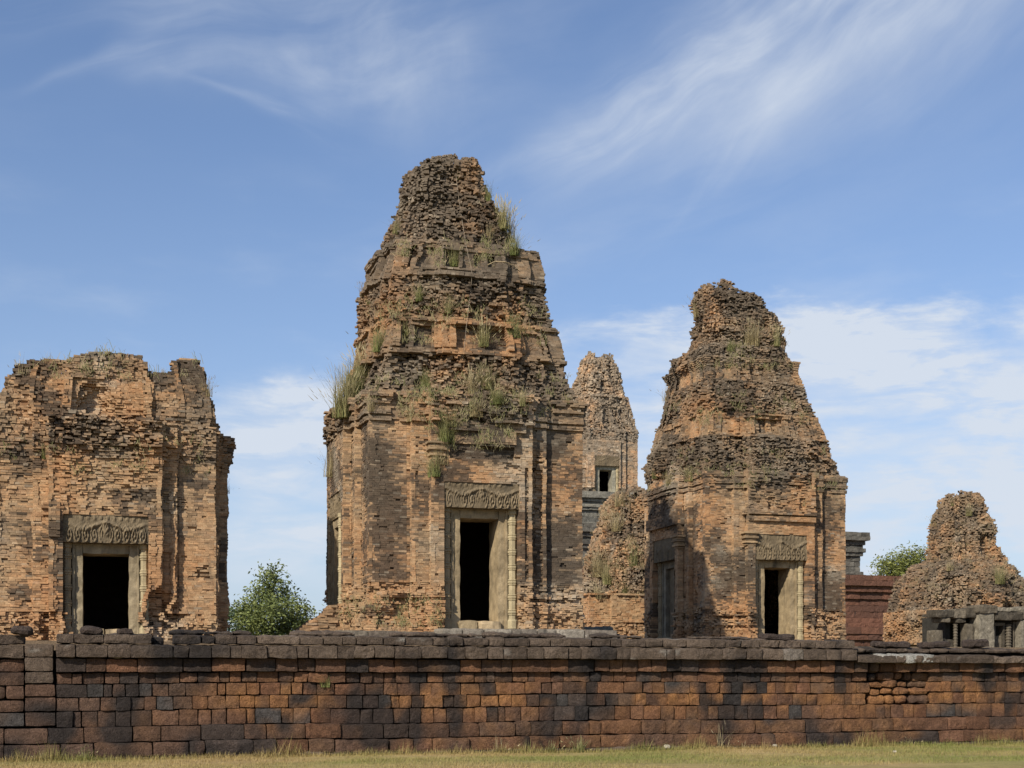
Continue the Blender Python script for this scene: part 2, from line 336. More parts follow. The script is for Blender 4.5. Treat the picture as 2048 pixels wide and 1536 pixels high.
LUMP = 1.0
class Tower:
    """A brick prasat. levels: (y_row, x_left, x_right) silhouette rows of the photograph give width and lean above the body."""
    def __init__(s, root, wbody, body_steps, ybot, levels, zones, seed, mat=None, course=.060, brick=.25, doors=None, top=None, ledges=(), panels=(), holes=()):
        s.root = root; s.rng = random.Random(seed); s.seed = seed; s.mat = mat or M_BRICK; s.steps = body_steps; s.wbody = wbody
        s.loc = Vector(root.location); s.M = Matrix.Translation(s.loc) @ Matrix.Rotation(TH, 4, 'Z')
        s.course, s.brick = course, brick; s.doors = doors or {}; s.top = top; s.panels = panels
        s.ledges = [(s.zrow(a), s.zrow(b), o) for a, b, o in ledges]
        s.zones = [dict(z, z0=s.zrow(z['rows'][0]), z1=s.zrow(z['rows'][1])) for z in zones]
        tab = []
        for y, xl, xr in levels:
            z = s.zrow(y); zn = s.zone(z - .01); w, ox = wbody, 0.0
            for it in range(25):
                xs = [proj(s.M @ Vector((a[0] + ox, a[1], z)))[0] for a, b, k in plan(w, zn['plan'])]
                l, r = min(xs), max(xs); w *= ((xr - xl) / (r - l)) ** .8; ox += ((xr + xl) - (r + l)) / 2 * s.loc.y / F / math.cos(TH) * .8
            tab.append((z, w, ox))
        s.tab = sorted(tab)
        s.objs = []
    def zrow(s, y): return EYE + (HZ - y) / F * s.loc.y - s.loc.z
    def zone(s, z):
        for q in s.zones:
            if q['z0'] <= z < q['z1']: return q
        return s.zones[-1] if z >= s.zones[-1]['z1'] else s.zones[0]
    def shape(s, z):
        zn = s.zone(z)
        if zn.get('body') or not s.tab: w, ox = s.wbody, 0.0
        else:
            T = s.tab
            if z <= T[0][0]: w, ox = T[0][1:]
            elif z >= T[-1][0]: w, ox = T[-1][1:]
            else:
                for i in range(len(T) - 1):
                    if T[i][0] <= z <= T[i + 1][0]:
                        t = (z - T[i][0]) / (T[i + 1][0] - T[i][0]); w = lerp(T[i][1], T[i + 1][1], t); ox = lerp(T[i][2], T[i + 1][2], t); break
        off = 0.0
        for a, b, o in s.ledges:
            if a <= z < b: off += o
        return zn, w, ox, off
    def build(s):
        rng = s.rng; cs = s.course; cur = None; bricks = None; core = None
        zmax = s.zones[-1]['z1']; z = s.zones[0]['z0']; ncourse = 0; started = None; zc = z
        def flush():
            if cur is not None and bricks.rows:
                s.objs.append(bricks.build(cur['name'], s.root, s.mat, core, cur.get('label')))
        while z < zmax:
            zm = z + cs / 2; zn, w, ox, off = s.shape(zm)
            if zn is not cur:
                flush(); cur = zn; bricks = Bricks(rng.randint(0, 10 ** 6)); core = MB(); zc = z
            ero = zn['ero']; low = zn.get('low', ero * 1.3)
            if callable(zn['plan']): pl = zn['plan'](w)
            else: pl = plan(w, zn['plan'])
            for a, b, side in pl:
                dx, dy = b[0] - a[0], b[1] - a[1]; L = math.hypot(dx, dy)
                if L < .02: continue
                t = (dx / L, dy / L); n = (t[1], -t[0])
                bl = s.brick * (1.8 if side == 2 else 1) * (.62 if ncourse % 2 else 1) * (.46 if ero > .05 else .62 if ero > .025 else .86)
                # tangential coordinate of the side, used by doors and panels
                sgn = ((1, 0), (0, 1), (-1, 0), (0, -1))[side]
                def tang(q): return q[0] * sgn[0] + q[1] * sgn[1]
                tv = t[0] * sgn[0] + t[1] * sgn[1]
                brk = []
                if abs(tv) > .9:
                    t0 = tang(a)
                    for (ps, z0, z1, x0, x1, dp, tn) in s.panels:
                        if ps == side and z0 <= zm < z1:
                            for e in (x0, x1):
                                q = (e * w - t0) / tv
                                if .02 < q < L - .02: brk.append(q)
                    d = s.doors.get(side)
                    if d and zm < d[1]:
                        for e in (-d[0], d[0]):
                            q = (e - t0) / tv
                            if .02 < q < L - .02: brk.append(q)
                brk = [0.0] + sorted(brk) + [L]
                for i in range(len(brk) - 1):
                    u0, u1 = brk[i], brk[i + 1]
                    first = bl * (.5 if ncourse % 2 else 1.0) * rng.uniform(.8, 1.15)
                    u = u0; lo_, hi_ = (.45, 1.55) if ero > .025 else (.8, 1.2)
                    while u < u1 - 1e-4:
                        l = min(first if u == u0 else bl * rng.uniform(lo_, hi_), u1 - u)
                        if u1 - u - l < .07: l = u1 - u
                        mx, my = a[0] + t[0] * (u + l / 2), a[1] + t[1] * (u + l / 2); tg = mx * sgn[0] + my * sgn[1]
                        u_, u = u, u + l
                        d = s.doors.get(side)
                        if d and zm < d[1] and abs(tg) < d[0]: continue
                        if s.top and zm > s.top(mx + ox, my): continue
                        X, Y = mx + ox + s.seed * 3.7, my + s.seed * 1.3
                        e = ero; dk, st, wm = zn['dark'], zn['stain'], zn.get('warm', 1.0); p = off * (1 if fbm(X * .7, Y * .7, zm * .35 + 20, 3) > -.10 else .15); flat = 1.0
                        for (ps, z0, z1, x0, x1, dp, tn) in s.panels:
                            if ps == side and z0 <= zm < z1 and x0 * w <= tg < x1 * w and abs(tv) > .9:
                                p += dp
                                if tn: dk += tn[0]; st += tn[1]; flat = tn[2]
                        e *= flat
                        if L < .40 and 'body' in zn: dk -= .25; st -= .32
                        if 'rib' in zn: p += zn['rib'] * (nz(tg * 1.7 + s.seed, side * 7.3, zm * .16) * 1.4 + nz(tg * 4.1, side * 5.1, zm * .3) * .5)
                        if flat > 3: p -= off * .7
                        if e > .006 and rng.random() < .03: p -= rng.uniform(.02, .07)
                        bn = fbm(X * .8, Y * .8, zm * .8 + 5, 3); fn = nz(X * 3.1, Y * 3.1, zm * 4.2)
                        if zm > zmax - .9 and nz(X * 1.6, Y * 1.6, s.seed) * .75 + .25 > (zmax - zm) / .9 and not s.top: continue
                        p += low * flat * (bn * 2.6 + .1) + e * 1.4 * fn + rng.gauss(0, e * .60) + (e * .9 * nz(X * 6.5, Y * 6.5, zm * 7.5) if e > .012 else 0)
                        if e > .03: p += -low * .45 + low * 1.6 * nz(X * .42 + 7, Y * .42, zm * .5)
                        if rng.random() < (e - .012) * 4.2: p -= rng.uniform(.06, .20) * min(1, e * 14)
                        # patches where the face has fallen away
                        sp = fbm(X * .55 + 40, Y * .55, zm * .6, 4) * 1.15 - zn.get('spall', .45)
                        if sp > 0: p -= min(sp * 1.3, .35); e = max(e, .035); dk -= min(sp * 2, .35); st -= .2
                        col = tone(X, Y, zm, rng, dk, st, wm, zn.get('grey', 0.0) * (1 if flat >= .9 else .7))
                        ends = L < .32 or u_ < .02 or u > L - .02
                        dpt = (.11 if L < .32 else rng.uniform(.12, .24)) + max(p, 0) if ends else .42 + max(p, 0)
                        bricks.put((a[0] + t[0] * u_ + ox, a[1] + t[1] * u_), t, n, l - .002 - e * .06, z, z + cs * (rng.choice((1, 1, 1, .75, 1.4)) if e > .03 else 1) - .0012 - e * .06, p, dpt, col, min(.0002 + e * .27, .020) * cs / .07)
            z += cs; ncourse += 1
            # the rubble core behind the facing bricks, in lifts of three courses
            if z - zc >= cs * 3 - 1e-6 or z >= zmax or s.zone(z + cs / 2) is not cur:
                cw = max(min(w, w + off) - .27 - ero * 1.5 - low * 1.9, w * .45)
                if zmax - z < 1.6 and not s.top: cw = max(w * .60, .3)
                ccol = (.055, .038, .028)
                zt = z
                if not (not s.top and zt > zmax - .32) and not (s.top and zt > min(s.top(-w * .7, -w), s.top(w * .7, -w), s.top(0, -w)) - .2):
                    for k in range(4):
                        M = Matrix.Translation((ox, 0, 0)) @ Matrix.Rotation(k * math.pi / 2, 4, 'Z')
                        d = s.doors.get(k)
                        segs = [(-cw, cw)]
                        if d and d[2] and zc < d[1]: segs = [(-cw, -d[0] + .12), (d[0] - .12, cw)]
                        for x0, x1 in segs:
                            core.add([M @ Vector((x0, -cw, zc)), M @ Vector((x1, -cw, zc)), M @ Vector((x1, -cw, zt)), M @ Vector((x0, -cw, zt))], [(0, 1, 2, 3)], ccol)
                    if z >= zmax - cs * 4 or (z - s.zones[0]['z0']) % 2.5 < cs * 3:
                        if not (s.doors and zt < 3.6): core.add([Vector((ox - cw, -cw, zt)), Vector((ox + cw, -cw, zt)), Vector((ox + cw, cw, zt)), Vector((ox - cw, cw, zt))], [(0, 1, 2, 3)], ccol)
                zc = z
        flush()
        return s
    def tree(s):
        vs, fs = [], []
        for o in s.objs:
            b = len(vs); vs += [s.M @ v.co for v in o.data.vertices]; fs += [tuple(i + b for i in p.vertices) for p in o.data.polygons]
        return BVHTree.FromPolygons(vs, fs)

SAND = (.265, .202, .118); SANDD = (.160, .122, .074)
def door_top(z0, h, lh=.80, fw=.27): return z0 + h + fw * .98 + lh - .02
def doorway(root, k, yf, w_open, h_open, z0, real=True, lintel_h=.78, frame_w=.30, col_r=.15, seed=1, lw=None, sandc=SAND, relief=1.0, depth=.95, recess=.30):
    """Sandstone door of a prasat on side k: frame (jambs, head, sill), two ringed colonettes, carved lintel."""
    M = Matrix.Rotation(k * math.pi / 2, 4, 'Z'); hw = w_open / 2; rng = random.Random(seed)
    fr = MB()
    y0, y1 = yf + recess, yf + recess + depth
    zt = z0 + h_open
    for sx in (-1, 1):
        xa, xb = sorted((sx * hw, sx * (hw + frame_w)))
        fr.stone(xa, xb, y0, y1, z0 - .6, zt + frame_w * .95, sandc, M, cell=.09, r=.022, rough=.022, seed=seed + sx, fr=4, var=.3)
        xa, xb = sorted((sx * (hw + frame_w - .07), sx * (hw + frame_w + .004)))     # raised outer fillet
        fr.stone(xa, xb, y0 - .045, y0 + .1, z0 - .6, zt + frame_w * .93, sandc, M, cell=.1, r=.015, rough=.012, seed=seed + sx * 3, var=.3)
    fr.stone(-hw - .003, hw + .003, y0 + .003, y1 - .01, zt, zt + frame_w * .93, sandc, M, cell=.1, r=.025, rough=.02, seed=seed + 5, var=.3)
    fr.stone(-hw - frame_w + .01, hw + frame_w - .01, y0 - .046, y0 + .09, zt + frame_w * .86, zt + frame_w * .98, sandc, M, cell=.2, r=.012, rough=.004, seed=seed + 6)
    frame = fr.build('door_frame', M_SAND, root, smooth=False)
    si = MB()
    mid = rng.uniform(-.1, .1)
    si.stone(-hw - .06, mid - .008, y0 - .10, y1 - .15, z0 - .6, z0 + .13, SAND, M, cell=.09, r=.05, rough=.02, seed=seed + 8)
    si.stone(mid + .008, hw + .06, y0 - .12, y1 - .15, z0 - .6, z0 + .11, (.36, .27, .16), M, cell=.09, r=.05, rough=.02, seed=seed + 9)
    si.build('sill', M_SAND, frame)
    if not real:
        pn = MB()
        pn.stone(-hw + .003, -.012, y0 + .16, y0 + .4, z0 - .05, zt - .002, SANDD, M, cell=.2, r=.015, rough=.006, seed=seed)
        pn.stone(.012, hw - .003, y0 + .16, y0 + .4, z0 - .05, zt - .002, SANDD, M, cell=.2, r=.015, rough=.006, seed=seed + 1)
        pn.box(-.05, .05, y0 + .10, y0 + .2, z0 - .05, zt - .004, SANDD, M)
        pn.build('door_panel', M_SAND, root)
    zc = zt + frame_w * .98
    for sx in (-1, 1):
        cx = sx * (hw + frame_w + col_r * .95 + .012); cm = MB(); r = col_r; zz = z0 - .1; prof = [(r * 1.15, zz), (r * 1.15, zz + .22), (r * .95, zz + .26)]
        zz += .26; nb = max(4, round((zc - zz - .2) / .42)); seg = (zc - zz - .12) / nb
        for b in range(nb):
            q = zz + b * seg
            for dz, rr in ((.06, .88), (.28, .86), (.30, 1.0), (.36, 1.04), (.40, .92), (.44, 1.10), (.54, 1.10), (.58, .92), (.62, 1.04), (.68, 1.0), (.70, .86), (.97, .88)):
                prof.append((r * rr, q + dz * seg))
        prof += [(r * 1.12, zc - .11), (r * 1.12, zc), (.02, zc)]
        cm.lathe(prof, cx, y0 + r * .6 - .10, (.33, .27, .16) if sx > 0 else SAND, M, n=8)  # right colonette coloured paler, its sunlit look put into the pigment
        cm.build('colonette', M_SAND, root)
    # carved lintel: a slab whose face carries a garland, a central figure and pendant loops in relief
    lw = lw or (hw + frame_w + 2 * col_r + .06); z1 = zc + .004; h = lintel_h; yl = yf + .02
    lm = MB(); nx, nzg = 110, 42; vs = []; fs = []; cs = []
    def H(x, zz):
        u = x / lw; v = (zz - z1) / h; g = 0.0
        if relief > .3:
            au = abs(u); gl = .60 + .12 * math.cos(au * 6.5); g += .030 * clamp(1.3 - abs(v - gl) / .075)      # garland
            ph = (au * 5.5 + .1) % 1.0; cx_, cy_ = (ph - .5) * 1.25, (v - .28) / .62
            r_ = math.hypot(cx_, cy_); an = math.atan2(cy_, cx_)
            if .08 < au < .98: g += .034 * clamp(1.2 - abs(((r_ * 3.1 - an / 6.283) % 1.0) - .5) / .30) * clamp((.62 - r_) * 6)   # scrolls
            if v > .70: g += .024 * clamp(math.sin(u * 44) * 2) * clamp(1.2 - abs(v - .86) / .10)
            rr = math.hypot(u / .09, (v - .50) / .44); g += .035 * clamp((1 - rr) * 2) * (1 + .8 * nz(u * 26, v * 9, seed))
            g += .007 * nz(u * 30 + seed, v * 14, 2.)
        wear = clamp(.95 + fbm(x * 1.6 + seed, zz * 1.6, seed * 2.0, 2) * 2.2) * relief
        return g * wear * (1.7 if -.05 < v < .72 else 1.1) + .008 * fbm(x * 9, zz * 9, seed, 3) + .018 * fbm(x * 2, zz * 2, seed + 3., 2)
    for j in range(nzg + 1):
        for i in range(nx + 1):
            x = lerp(-lw, lw, i / nx); zz = lerp(z1, z1 + h, j / nzg)
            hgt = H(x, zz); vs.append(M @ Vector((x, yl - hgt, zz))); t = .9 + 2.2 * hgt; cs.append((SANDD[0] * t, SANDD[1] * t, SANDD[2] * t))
    for j in range(nzg):
        for i in range(nx): q = j * (nx + 1) + i; fs.append((q, q + 1, q + nx + 2, q + nx + 1))
    lm.add(vs, fs, cs)
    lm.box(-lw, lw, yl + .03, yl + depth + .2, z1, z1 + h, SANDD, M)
    for e in (0, nzg):                                                                            # close the slab's edges
        b = lm.n; row = [vs[e * (nx + 1)], vs[e * (nx + 1) + nx]]; zz = z1 + h * (e / nzg)
        lm.add([row[0], row[1], M @ Vector((lw, yl + .04, zz)), M @ Vector((-lw, yl + .04, zz))], [(0, 1, 2, 3)], SANDD)
    for i in (0, nx):
        x = lerp(-lw, lw, i / nx)
        lm.add([vs[i], vs[nzg * (nx + 1) + i], M @ Vector((x, yl + .04, z1 + h)), M @ Vector((x, yl + .04, z1))], [(0, 1, 2, 3)], SANDD)
    lm.build('lintel', M_SAND, root)

def root_at(px, Y0, w, z):
    """Base centre of a square tower whose front-left corner shows at column px, depth Y0."""
    c = Vector(((px - 1024) / F * Y0, Y0, 0)) + U * w + V * w; c.z = z; return c

# ================================================================== THE SETTING
def ground():
    m = MB(); n = 60; vs = []; fs = []
    xs = [-3000, -800, -200, -60] + list(np.linspace(-24, 24, 49)) + [60, 200, 800, 3000]
    ys = [-3000, -600, -100, 0, 10] + list(np.linspace(18, 34, 33)) + [60, 150, 600, 3000]
    for y in ys:
        for x in xs:
            near = abs(x) < 30 and 15 < y < 36
            vs.append(Vector((x, y, .05 * fbm(x * .3, y * .3, 0, 3) if near else -.02)))
    nx = len(xs)
    for j in range(len(ys) - 1):
        for i in range(nx - 1): q = j * nx + i; fs.append((q, q + 1, q + nx + 1, q + nx))
    cs = []
    for v in vs:
        t = clamp(.45 + fbm(v.x * .25, v.y * .4, 3, 3) * 1.4 + v.x * .02); cs.append(mixc((.33, .235, .105), (.20, .19, .06), t))
    m.add(vs, fs, cs); o = m.build('ground', M_TURF, None, smooth=True); o['kind'] = 'structure'
ground()
def terrace():
    m = MB(); o = Vector((0, 28.9, 0)); 
    M = Matrix.Translation(o) @ Matrix.Rotation(TH, 4, 'Z')
    m.box(-22, 30, 3.2, 62, -.2, 2.36, (.17, .12, .075), M)
    t = m.build('terrace', M_TURF, None); t['kind'] = 'structure'
terrace()

# ------------------------------------------------------------------ laterite enclosure wall
LAT_D = (.066, .049, .040); LAT_B = (.096, .060, .042); LAT_O = (.32, .155, .058); LAT_R = (.155, .074, .040); LAT_G = (.062, .055, .050); LAT_K = (.030, .026, .024); LICH = (.42, .40, .35)
WO = Vector((0, 28.9, 0)); WM = Matrix.Translation(WO) @ Matrix.Rotation(TH, 4, 'Z')
def tw(px):                        # column of the photograph -> distance along the wall
    k = (px - 1024) / F; return k * 28.9 / (math.cos(TH) - k * math.sin(TH))
def lat_col(t, z, rng, row):
    r = rng.random(); right = clamp((t + 7.2) / 1.6)
    if row == 'face': c = mixc(LAT_B, LAT_R, rng.random() * (.25 + .6 * right)) if r < .74 else (LAT_G if r > .88 else mixc(LAT_D, LAT_K, rng.random() * .7))
    elif row == 'base': c = mixc(LAT_B, LAT_R, rng.random() * (.2 + .5 * right)) if r < .78 else LAT_D
    elif row == 'cornice': c = mixc(LAT_B, LAT_R, rng.random() * .7) if r < .66 else (mixc(LAT_K, LAT_D, .4) if r > .84 else LAT_D)
    else: c = mixc((.084, .062, .046), (.138, .102, .074), rng.random())
    v = rng.uniform(.82, 1.2); return (c[0] * v, c[1] * v, c[2] * v)
def lat_field(row, ori, mid, zc):
    """Iron-orange weathering and black algae that run across the joints; ori = how strongly this block takes the orange."""
    def f(col, p):
        t, z = p[0], p[2]; right = clamp((t + 7.2) / 1.6)
        o = clamp((fbm(t * .42 + 1, z * .9, 4.2, 3) * 2.2 + .20 + nz(t * 2.6, z * 3.2, 2) * .55 + ori) * 2.2) * right
        if row == 'face': o *= clamp(1 - abs(z - 1.12) / .62)
        elif row == 'base': o *= .45
        elif row == 'cornice': o *= .25
        else: o = 0
        o = max(o, .35 * clamp(nz(t * .6 + 30, z * .9, 7) * 2 - .4 + ori)) if row != 'coping' else 0
        c = mixc(col, mixc(LAT_O, LAT_R, clamp(.35 + nz(t * 5, z * 5, 9) * .6)), o * .9)
        t, z = lerp(t, mid, .35), lerp(z, zc, .25)
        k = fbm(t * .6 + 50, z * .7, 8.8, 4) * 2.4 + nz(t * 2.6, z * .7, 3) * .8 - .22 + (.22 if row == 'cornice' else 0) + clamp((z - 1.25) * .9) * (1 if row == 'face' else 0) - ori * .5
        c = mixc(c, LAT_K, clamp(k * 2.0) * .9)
        if row == 'coping': c = mixc(c, LICH, clamp((fbm(t * 2.8, p[1] * 3, z * 4 + 9, 3) - .36) * 5) * .55)
        return c
    return f
def course_blocks(mb, t0, t1, z0, z1, y0, depth, row, rng, lmin=.38, lmax=.75, slope=0., gap=.005, r=.017, rough=.014, skip=None, lichen=0., ycor=0.03, cell=.07, dz=None):
    t = t0; step = 0.0
    while t < t1 - .05:
        l = rng.uniform(lmin, lmax)
        if rng.random() < .14: l *= 1.5
        if rng.random() < .18: l *= .65
        if t1 - t - l < .25: l = t1 - t
        mid = t + l / 2
        if rng.random() < .25: step = rng.uniform(-.02, .02)
        if not (skip and skip(mid)):
            c = lat_col(mid, (z0 + z1) / 2, rng, row)
            if lichen and rng.random() < lichen: c = mixc(c, LICH, rng.uniform(.1, .35))
            yy = y0 + rng.gauss(0, .013); sg = (dz(mid) if dz else 0.0)
            hh = rng.uniform(-.008, .003)
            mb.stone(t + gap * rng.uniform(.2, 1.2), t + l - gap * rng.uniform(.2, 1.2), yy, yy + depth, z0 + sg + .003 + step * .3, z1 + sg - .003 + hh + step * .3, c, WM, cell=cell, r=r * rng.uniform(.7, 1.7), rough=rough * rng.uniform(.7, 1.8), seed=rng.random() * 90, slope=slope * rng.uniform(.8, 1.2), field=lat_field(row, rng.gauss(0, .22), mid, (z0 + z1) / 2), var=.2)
        t += l
def sag(t): return -.03 * clamp(-(t + 4) / 6) ** 1.5 + .008 * math.sin(t * .9) if t < -4 else .012 * math.sin(t * .7)
def enclosure_wall():
    root = thing('enclosure_wall', 'long weathered laterite block wall with orange patches and overhanging coping along the grass', 'wall', WO, TH)
    rng = random.Random(11)
    T0, T1, TE = tw(112), 17.0, tw(1702)
    def part(name, fn, label=None):
        m = MB(); fn(m)
        inv = WM.inverted(); m.v = [inv @ v for v in m.v]
        return m.build(name, M_LAT, root, label=label)
    part('footing', lambda m: course_blocks(m, tw(-200), T1, -.10, .055, -.36, .5, 'coping', rng, .5, 1.1, dz=sag, rough=.02))
    def plinth(m):
        course_blocks(m, tw(-200), T1, .055, .335, -.22, .6, 'base', rng, .40, 1.15, dz=sag, r=.024)
        course_blocks(m, tw(-200), T1, .335, .635, -.12, .6, 'base', rng, .40, .95, dz=sag, r=.024)
    part('plinth', plinth)
    broken = lambda t: tw(1738) < t < tw(1862)
    def face(m):
        for z0, z1 in ((.635, .95), (.95, 1.215), (1.215, 1.47), (1.47, 1.685)):
            course_blocks(m, T0, T1, z0, z1, 0, .5, 'face', rng, .23, .43, dz=sag, skip=(broken if z0 > .9 else None))
        # the patch rebuilt with smaller, ill-fitting stones
        for z0, z1 in ((.95, 1.16), (1.17, 1.33), (1.34, 1.48), (1.49, 1.68)):
            course_blocks(m, tw(1738), tw(1862), z0, z1, .04 + rng.uniform(0, .05), .4, 'face', rng, .2, .46, gap=.03, r=.05, rough=.025, dz=lambda t: .03 * nz(t * 2, z0 * 3, 0))
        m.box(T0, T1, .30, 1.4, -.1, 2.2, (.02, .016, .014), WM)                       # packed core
    part('wall_face', face)
    part('cornice', lambda m: course_blocks(m, T0, T1, 1.685, 1.955, -.10, .6, 'cornice', rng, .30, .62, dz=lambda t: sag(t) * .5, skip=lambda t: tw(1738) < t < tw(1800)))
    def rubble(m): course_blocks(m, tw(1738), tw(1800), 1.69, 1.93, .03, .4, 'cornice', rng, .25, .4, gap=.03, r=.05)
    def coping(m):
        notch = lambda t: tw(308) < t < tw(337)
        course_blocks(m, T0, TE, 1.955, 2.235, -.27, .8, 'coping', rng, .30, .60, slope=.03, r=.020, rough=.017, lichen=.03, skip=notch)
        course_blocks(m, TE + .03, T1, 1.90, 2.14, -.25, .8, 'coping', rng, .5, 1.0, slope=.07, r=.025, rough=.02, lichen=.2)
        course_blocks(m, T0, TE, 2.235, 2.445, -.15, .6, 'coping', rng, .32, .62, slope=.04, r=.022, rough=.02, lichen=.02, skip=lambda t: notch(t) or tw(112) < t < tw(170) and False)
        course_blocks(m, TE + .05, tw(2075), 2.14, 2.29, -.02, .6, 'coping', rng, .4, .95, slope=.05, r=.05, rough=.03)
        course_blocks(m, tw(340), tw(1240), 2.425, 2.52, .14, .5, 'coping', rng, .3, .7, slope=.03, r=.03, rough=.035, skip=lambda t: nz(t * .9, 3, 0) < -.18)
        course_blocks(m, tw(1250), TE, 2.425, 2.50, .14, .5, 'coping', rng, .3, .7, slope=.03, r=.03, rough=.035, skip=lambda t: nz(t * .9, 8, 0) < -.02 or tw(1600) < t)
        rubble(m)
        course_blocks(m, tw(300), tw(345), 1.955, 2.20, .12, .5, 'coping', rng, .3, .5, r=.05, rough=.03)
        course_blocks(m, tw(302), tw(330), 2.21, 2.38, .20, .4, 'coping', rng, .2, .4, r=.06, rough=.03)
        # four blocks of the coping are crusted white with lichen
        t = tw(1748)
        for l in (.34, .33, .36, .42):
            m.stone(t, t + l - .015, -.265, .3, 1.905, 2.145, mixc(LAT_D, LICH, rng.uniform(.75, 1.0)), WM, r=.04, rough=.02, seed=t, slope=.05, cell=.06, var=.4); t += l
    part('coping', coping)
    # end pier and the return of the wall beyond the open joint
    r2 = thing('wall_end', 'separate end of the laterite wall beyond the open vertical joint, far left', 'wall', WO, TH)
    m = MB(); a, b = tw(-200), tw(50); T0 = tw(112)
    for z0, z1, y0, row in ((.635, .90, -.02, 'face'), (.90, 1.15, -.02, 'face'), (1.15, 1.42, -.01, 'face'), (1.42, 1.68, -.03, 'face'), (1.68, 1.93, .05, 'cornice'), (1.93, 2.19, -.05, 'coping'), (2.20, 2.40, .12, 'coping')):
        course_blocks(m, a, b - .012, z0, z1, y0, .6, row, rng, .3, .6, r=.025)
    for z0, z1, y0 in ((.635, .92, -.03), (.92, 1.2, -.02), (1.2, 1.45, -.05), (1.45, 1.69, -.06), (1.69, 1.96, -.12), (1.96, 2.22, -.14)):
        course_blocks(m, b - .01, tw(111.5 if z0 < 1.4 else 107), z0, z1, y0 * .6, .7, 'face' if z0 < 1.4 else 'coping', rng, .4, .7, r=.03)
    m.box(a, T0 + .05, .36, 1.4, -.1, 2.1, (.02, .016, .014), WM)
    inv = WM.inverted(); m.v = [inv @ v for v in m.v]; m.build('block_courses', M_LAT, r2)
enclosure_wall()
def loose_block(px, l, h, z, y, label, tilt=0, rz=0, col=LAT_D):
    m = MB(); m.stone(-l / 2, l / 2, -.2, .22, 0, h, col, None, r=.07, rough=.035, seed=px * .1, cell=.06, back=True)
    o = m.build('loose_stone', M_LAT); o.location = WM @ Vector((tw(px), y, z)); o.rotation_euler = (0, tilt, TH + rz); tag(o, label, 'stone', 'loose stones on the wall top')
loose_block(42, .38, .14, 2.40, .12, 'dark rounded laterite stone on the wall end at the far left', .05)
loose_block(250, .30, .10, 2.425, .14, 'small dark stone on the coping below the left tower doorway', -.06, .1)
loose_block(182, .42, .14, 2.41, .1, 'rough block on the wall top under the left doorway frame', .04)
loose_block(1560, .75, .12, 2.42, .16, 'flat dark slab on the coping below the right tower doorway', .02)
loose_block(1790, .9, .13, 2.27, .20, 'long flat slab on the broken coping below the red pyramid', .03)
loose_block(1962, .55, .22, 2.26, .18, 'rounded block on the coping before the grey ruin', -.04)
loose_block(1880, .7, .11, 2.28, .22, 'thin flat slab on the coping at the left of the grey ruin', -.02)

# ------------------------------------------------------------------ towers in front
ZT = 2.93
def steps_body(): return ((.63, .060), (.47, .080))
TIER = ((.79, .065), (.44, .085)); TIER2 = ((.74, .06), (.42, .05))

def stone_plinth(px0, px1, Y, h, label, z=None, col=(.16, .135, .10)):
    o = WM; m = MB(); rng = random.Random(px0); zt = ZT if z is None else z
    a = P(px0, 1250, Y); l = (P(px1, 1250, Y) - a).length; M = Matrix.Translation((a.x, a.y, 0)) @ Matrix.Rotation(TH, 4, 'Z'); t = 0
    while t < l:
        s = rng.uniform(.45, 1.0); m.stone(t, t + s - .015, 0, 1.6, zt - h, zt + rng.uniform(-.02, .0), mixc(col, LAT_D, rng.random() * .7), M, r=.035, rough=.015, seed=t + px0, slope=.02); t += s
    ob = m.build('stone_plinth', M_GREY); tag(ob, label, 'plinth')

# --- the tall middle tower
W1 = 3.15; c1 = root_at(738, 38.0, W1, ZT)
r1 = thing('brick_tower', 'tallest brick tower, tapering and tufted with grass, in the middle', 'tower', c1, TH)
z_ = lambda y: EYE + (HZ - y) / F * c1.y - c1.z
lev1 = [(862, 668, 1163), (830, 676, 1155), (800, 688, 1140), (780, 695, 1133), (752, 702, 1128), (725, 708, 1126), (690, 714, 1110), (640, 718, 1096), (605, 722, 1088), (575, 727, 1089), (548, 736, 1080), (528, 752, 1044), (500, 770, 1031), (450, 789, 1000), (400, 801, 974), (365, 808, 971), (348, 818, 970), (330, 850, 963), (322, 868, 955), (315, 893, 944)]
zn1 = [dict(rows=(1302, 1180), name='base', plan=steps_body(), body=1, ero=.036, low=.06, dark=.02, stain=.12, spall=.12),
       dict(rows=(1180, 888), name='body', plan=steps_body(), body=1, ero=.010, low=.020, dark=.16, stain=.58, spall=.40),
       dict(rows=(888, 832), name='cornice', plan=steps_body(), body=1, ero=.020, low=.05, dark=.32, stain=.42, grey=.20, spall=.38),
       dict(rows=(832, 756), name='roof_slope', plan=TIER2, ero=.078, low=.17, dark=.42, stain=.44, grey=.40, spall=.35),
       dict(rows=(756, 684), name='roof_tier', plan=TIER, ero=.021, low=.05, dark=.38, stain=.32, grey=.30, spall=.36),
       dict(rows=(684, 602), name='roof_slope', plan=TIER2, ero=.076, low=.15, dark=.50, stain=.48, grey=.42, spall=.40, warm=.9),
       dict(rows=(602, 534), name='roof_tier', plan=TIER, ero=.020, low=.045, dark=.60, stain=.30, grey=.62, spall=.5, warm=1.05),
       dict(rows=(534, 315), name='spire', plan=3.6, ero=.080, low=.15, dark=.72, stain=.58, grey=.50, rib=.10, spall=.5, warm=.95)]
led1 = [(1302, 1236, .10), (1236, 1215, .12), (1208, 1196, .10), (1196, 1180, .04),
        (888, 880, .07), (878, 868, .11), (868, 858, .06), (858, 846, .13), (846, 832, .20),
        (756, 748, .12), (745, 741, .06), (692, 684, .12), (602, 594, .10), (591, 587, .05), (545, 534, .06)]
def pn(side, ya, yb, x0, x1, d, tn=None, zf=None): zf = zf or z_; return (side, zf(ya), zf(yb), x0, x1, d, tn)
D1 = (1.10, door_top(.12, 3.02, .76), True)
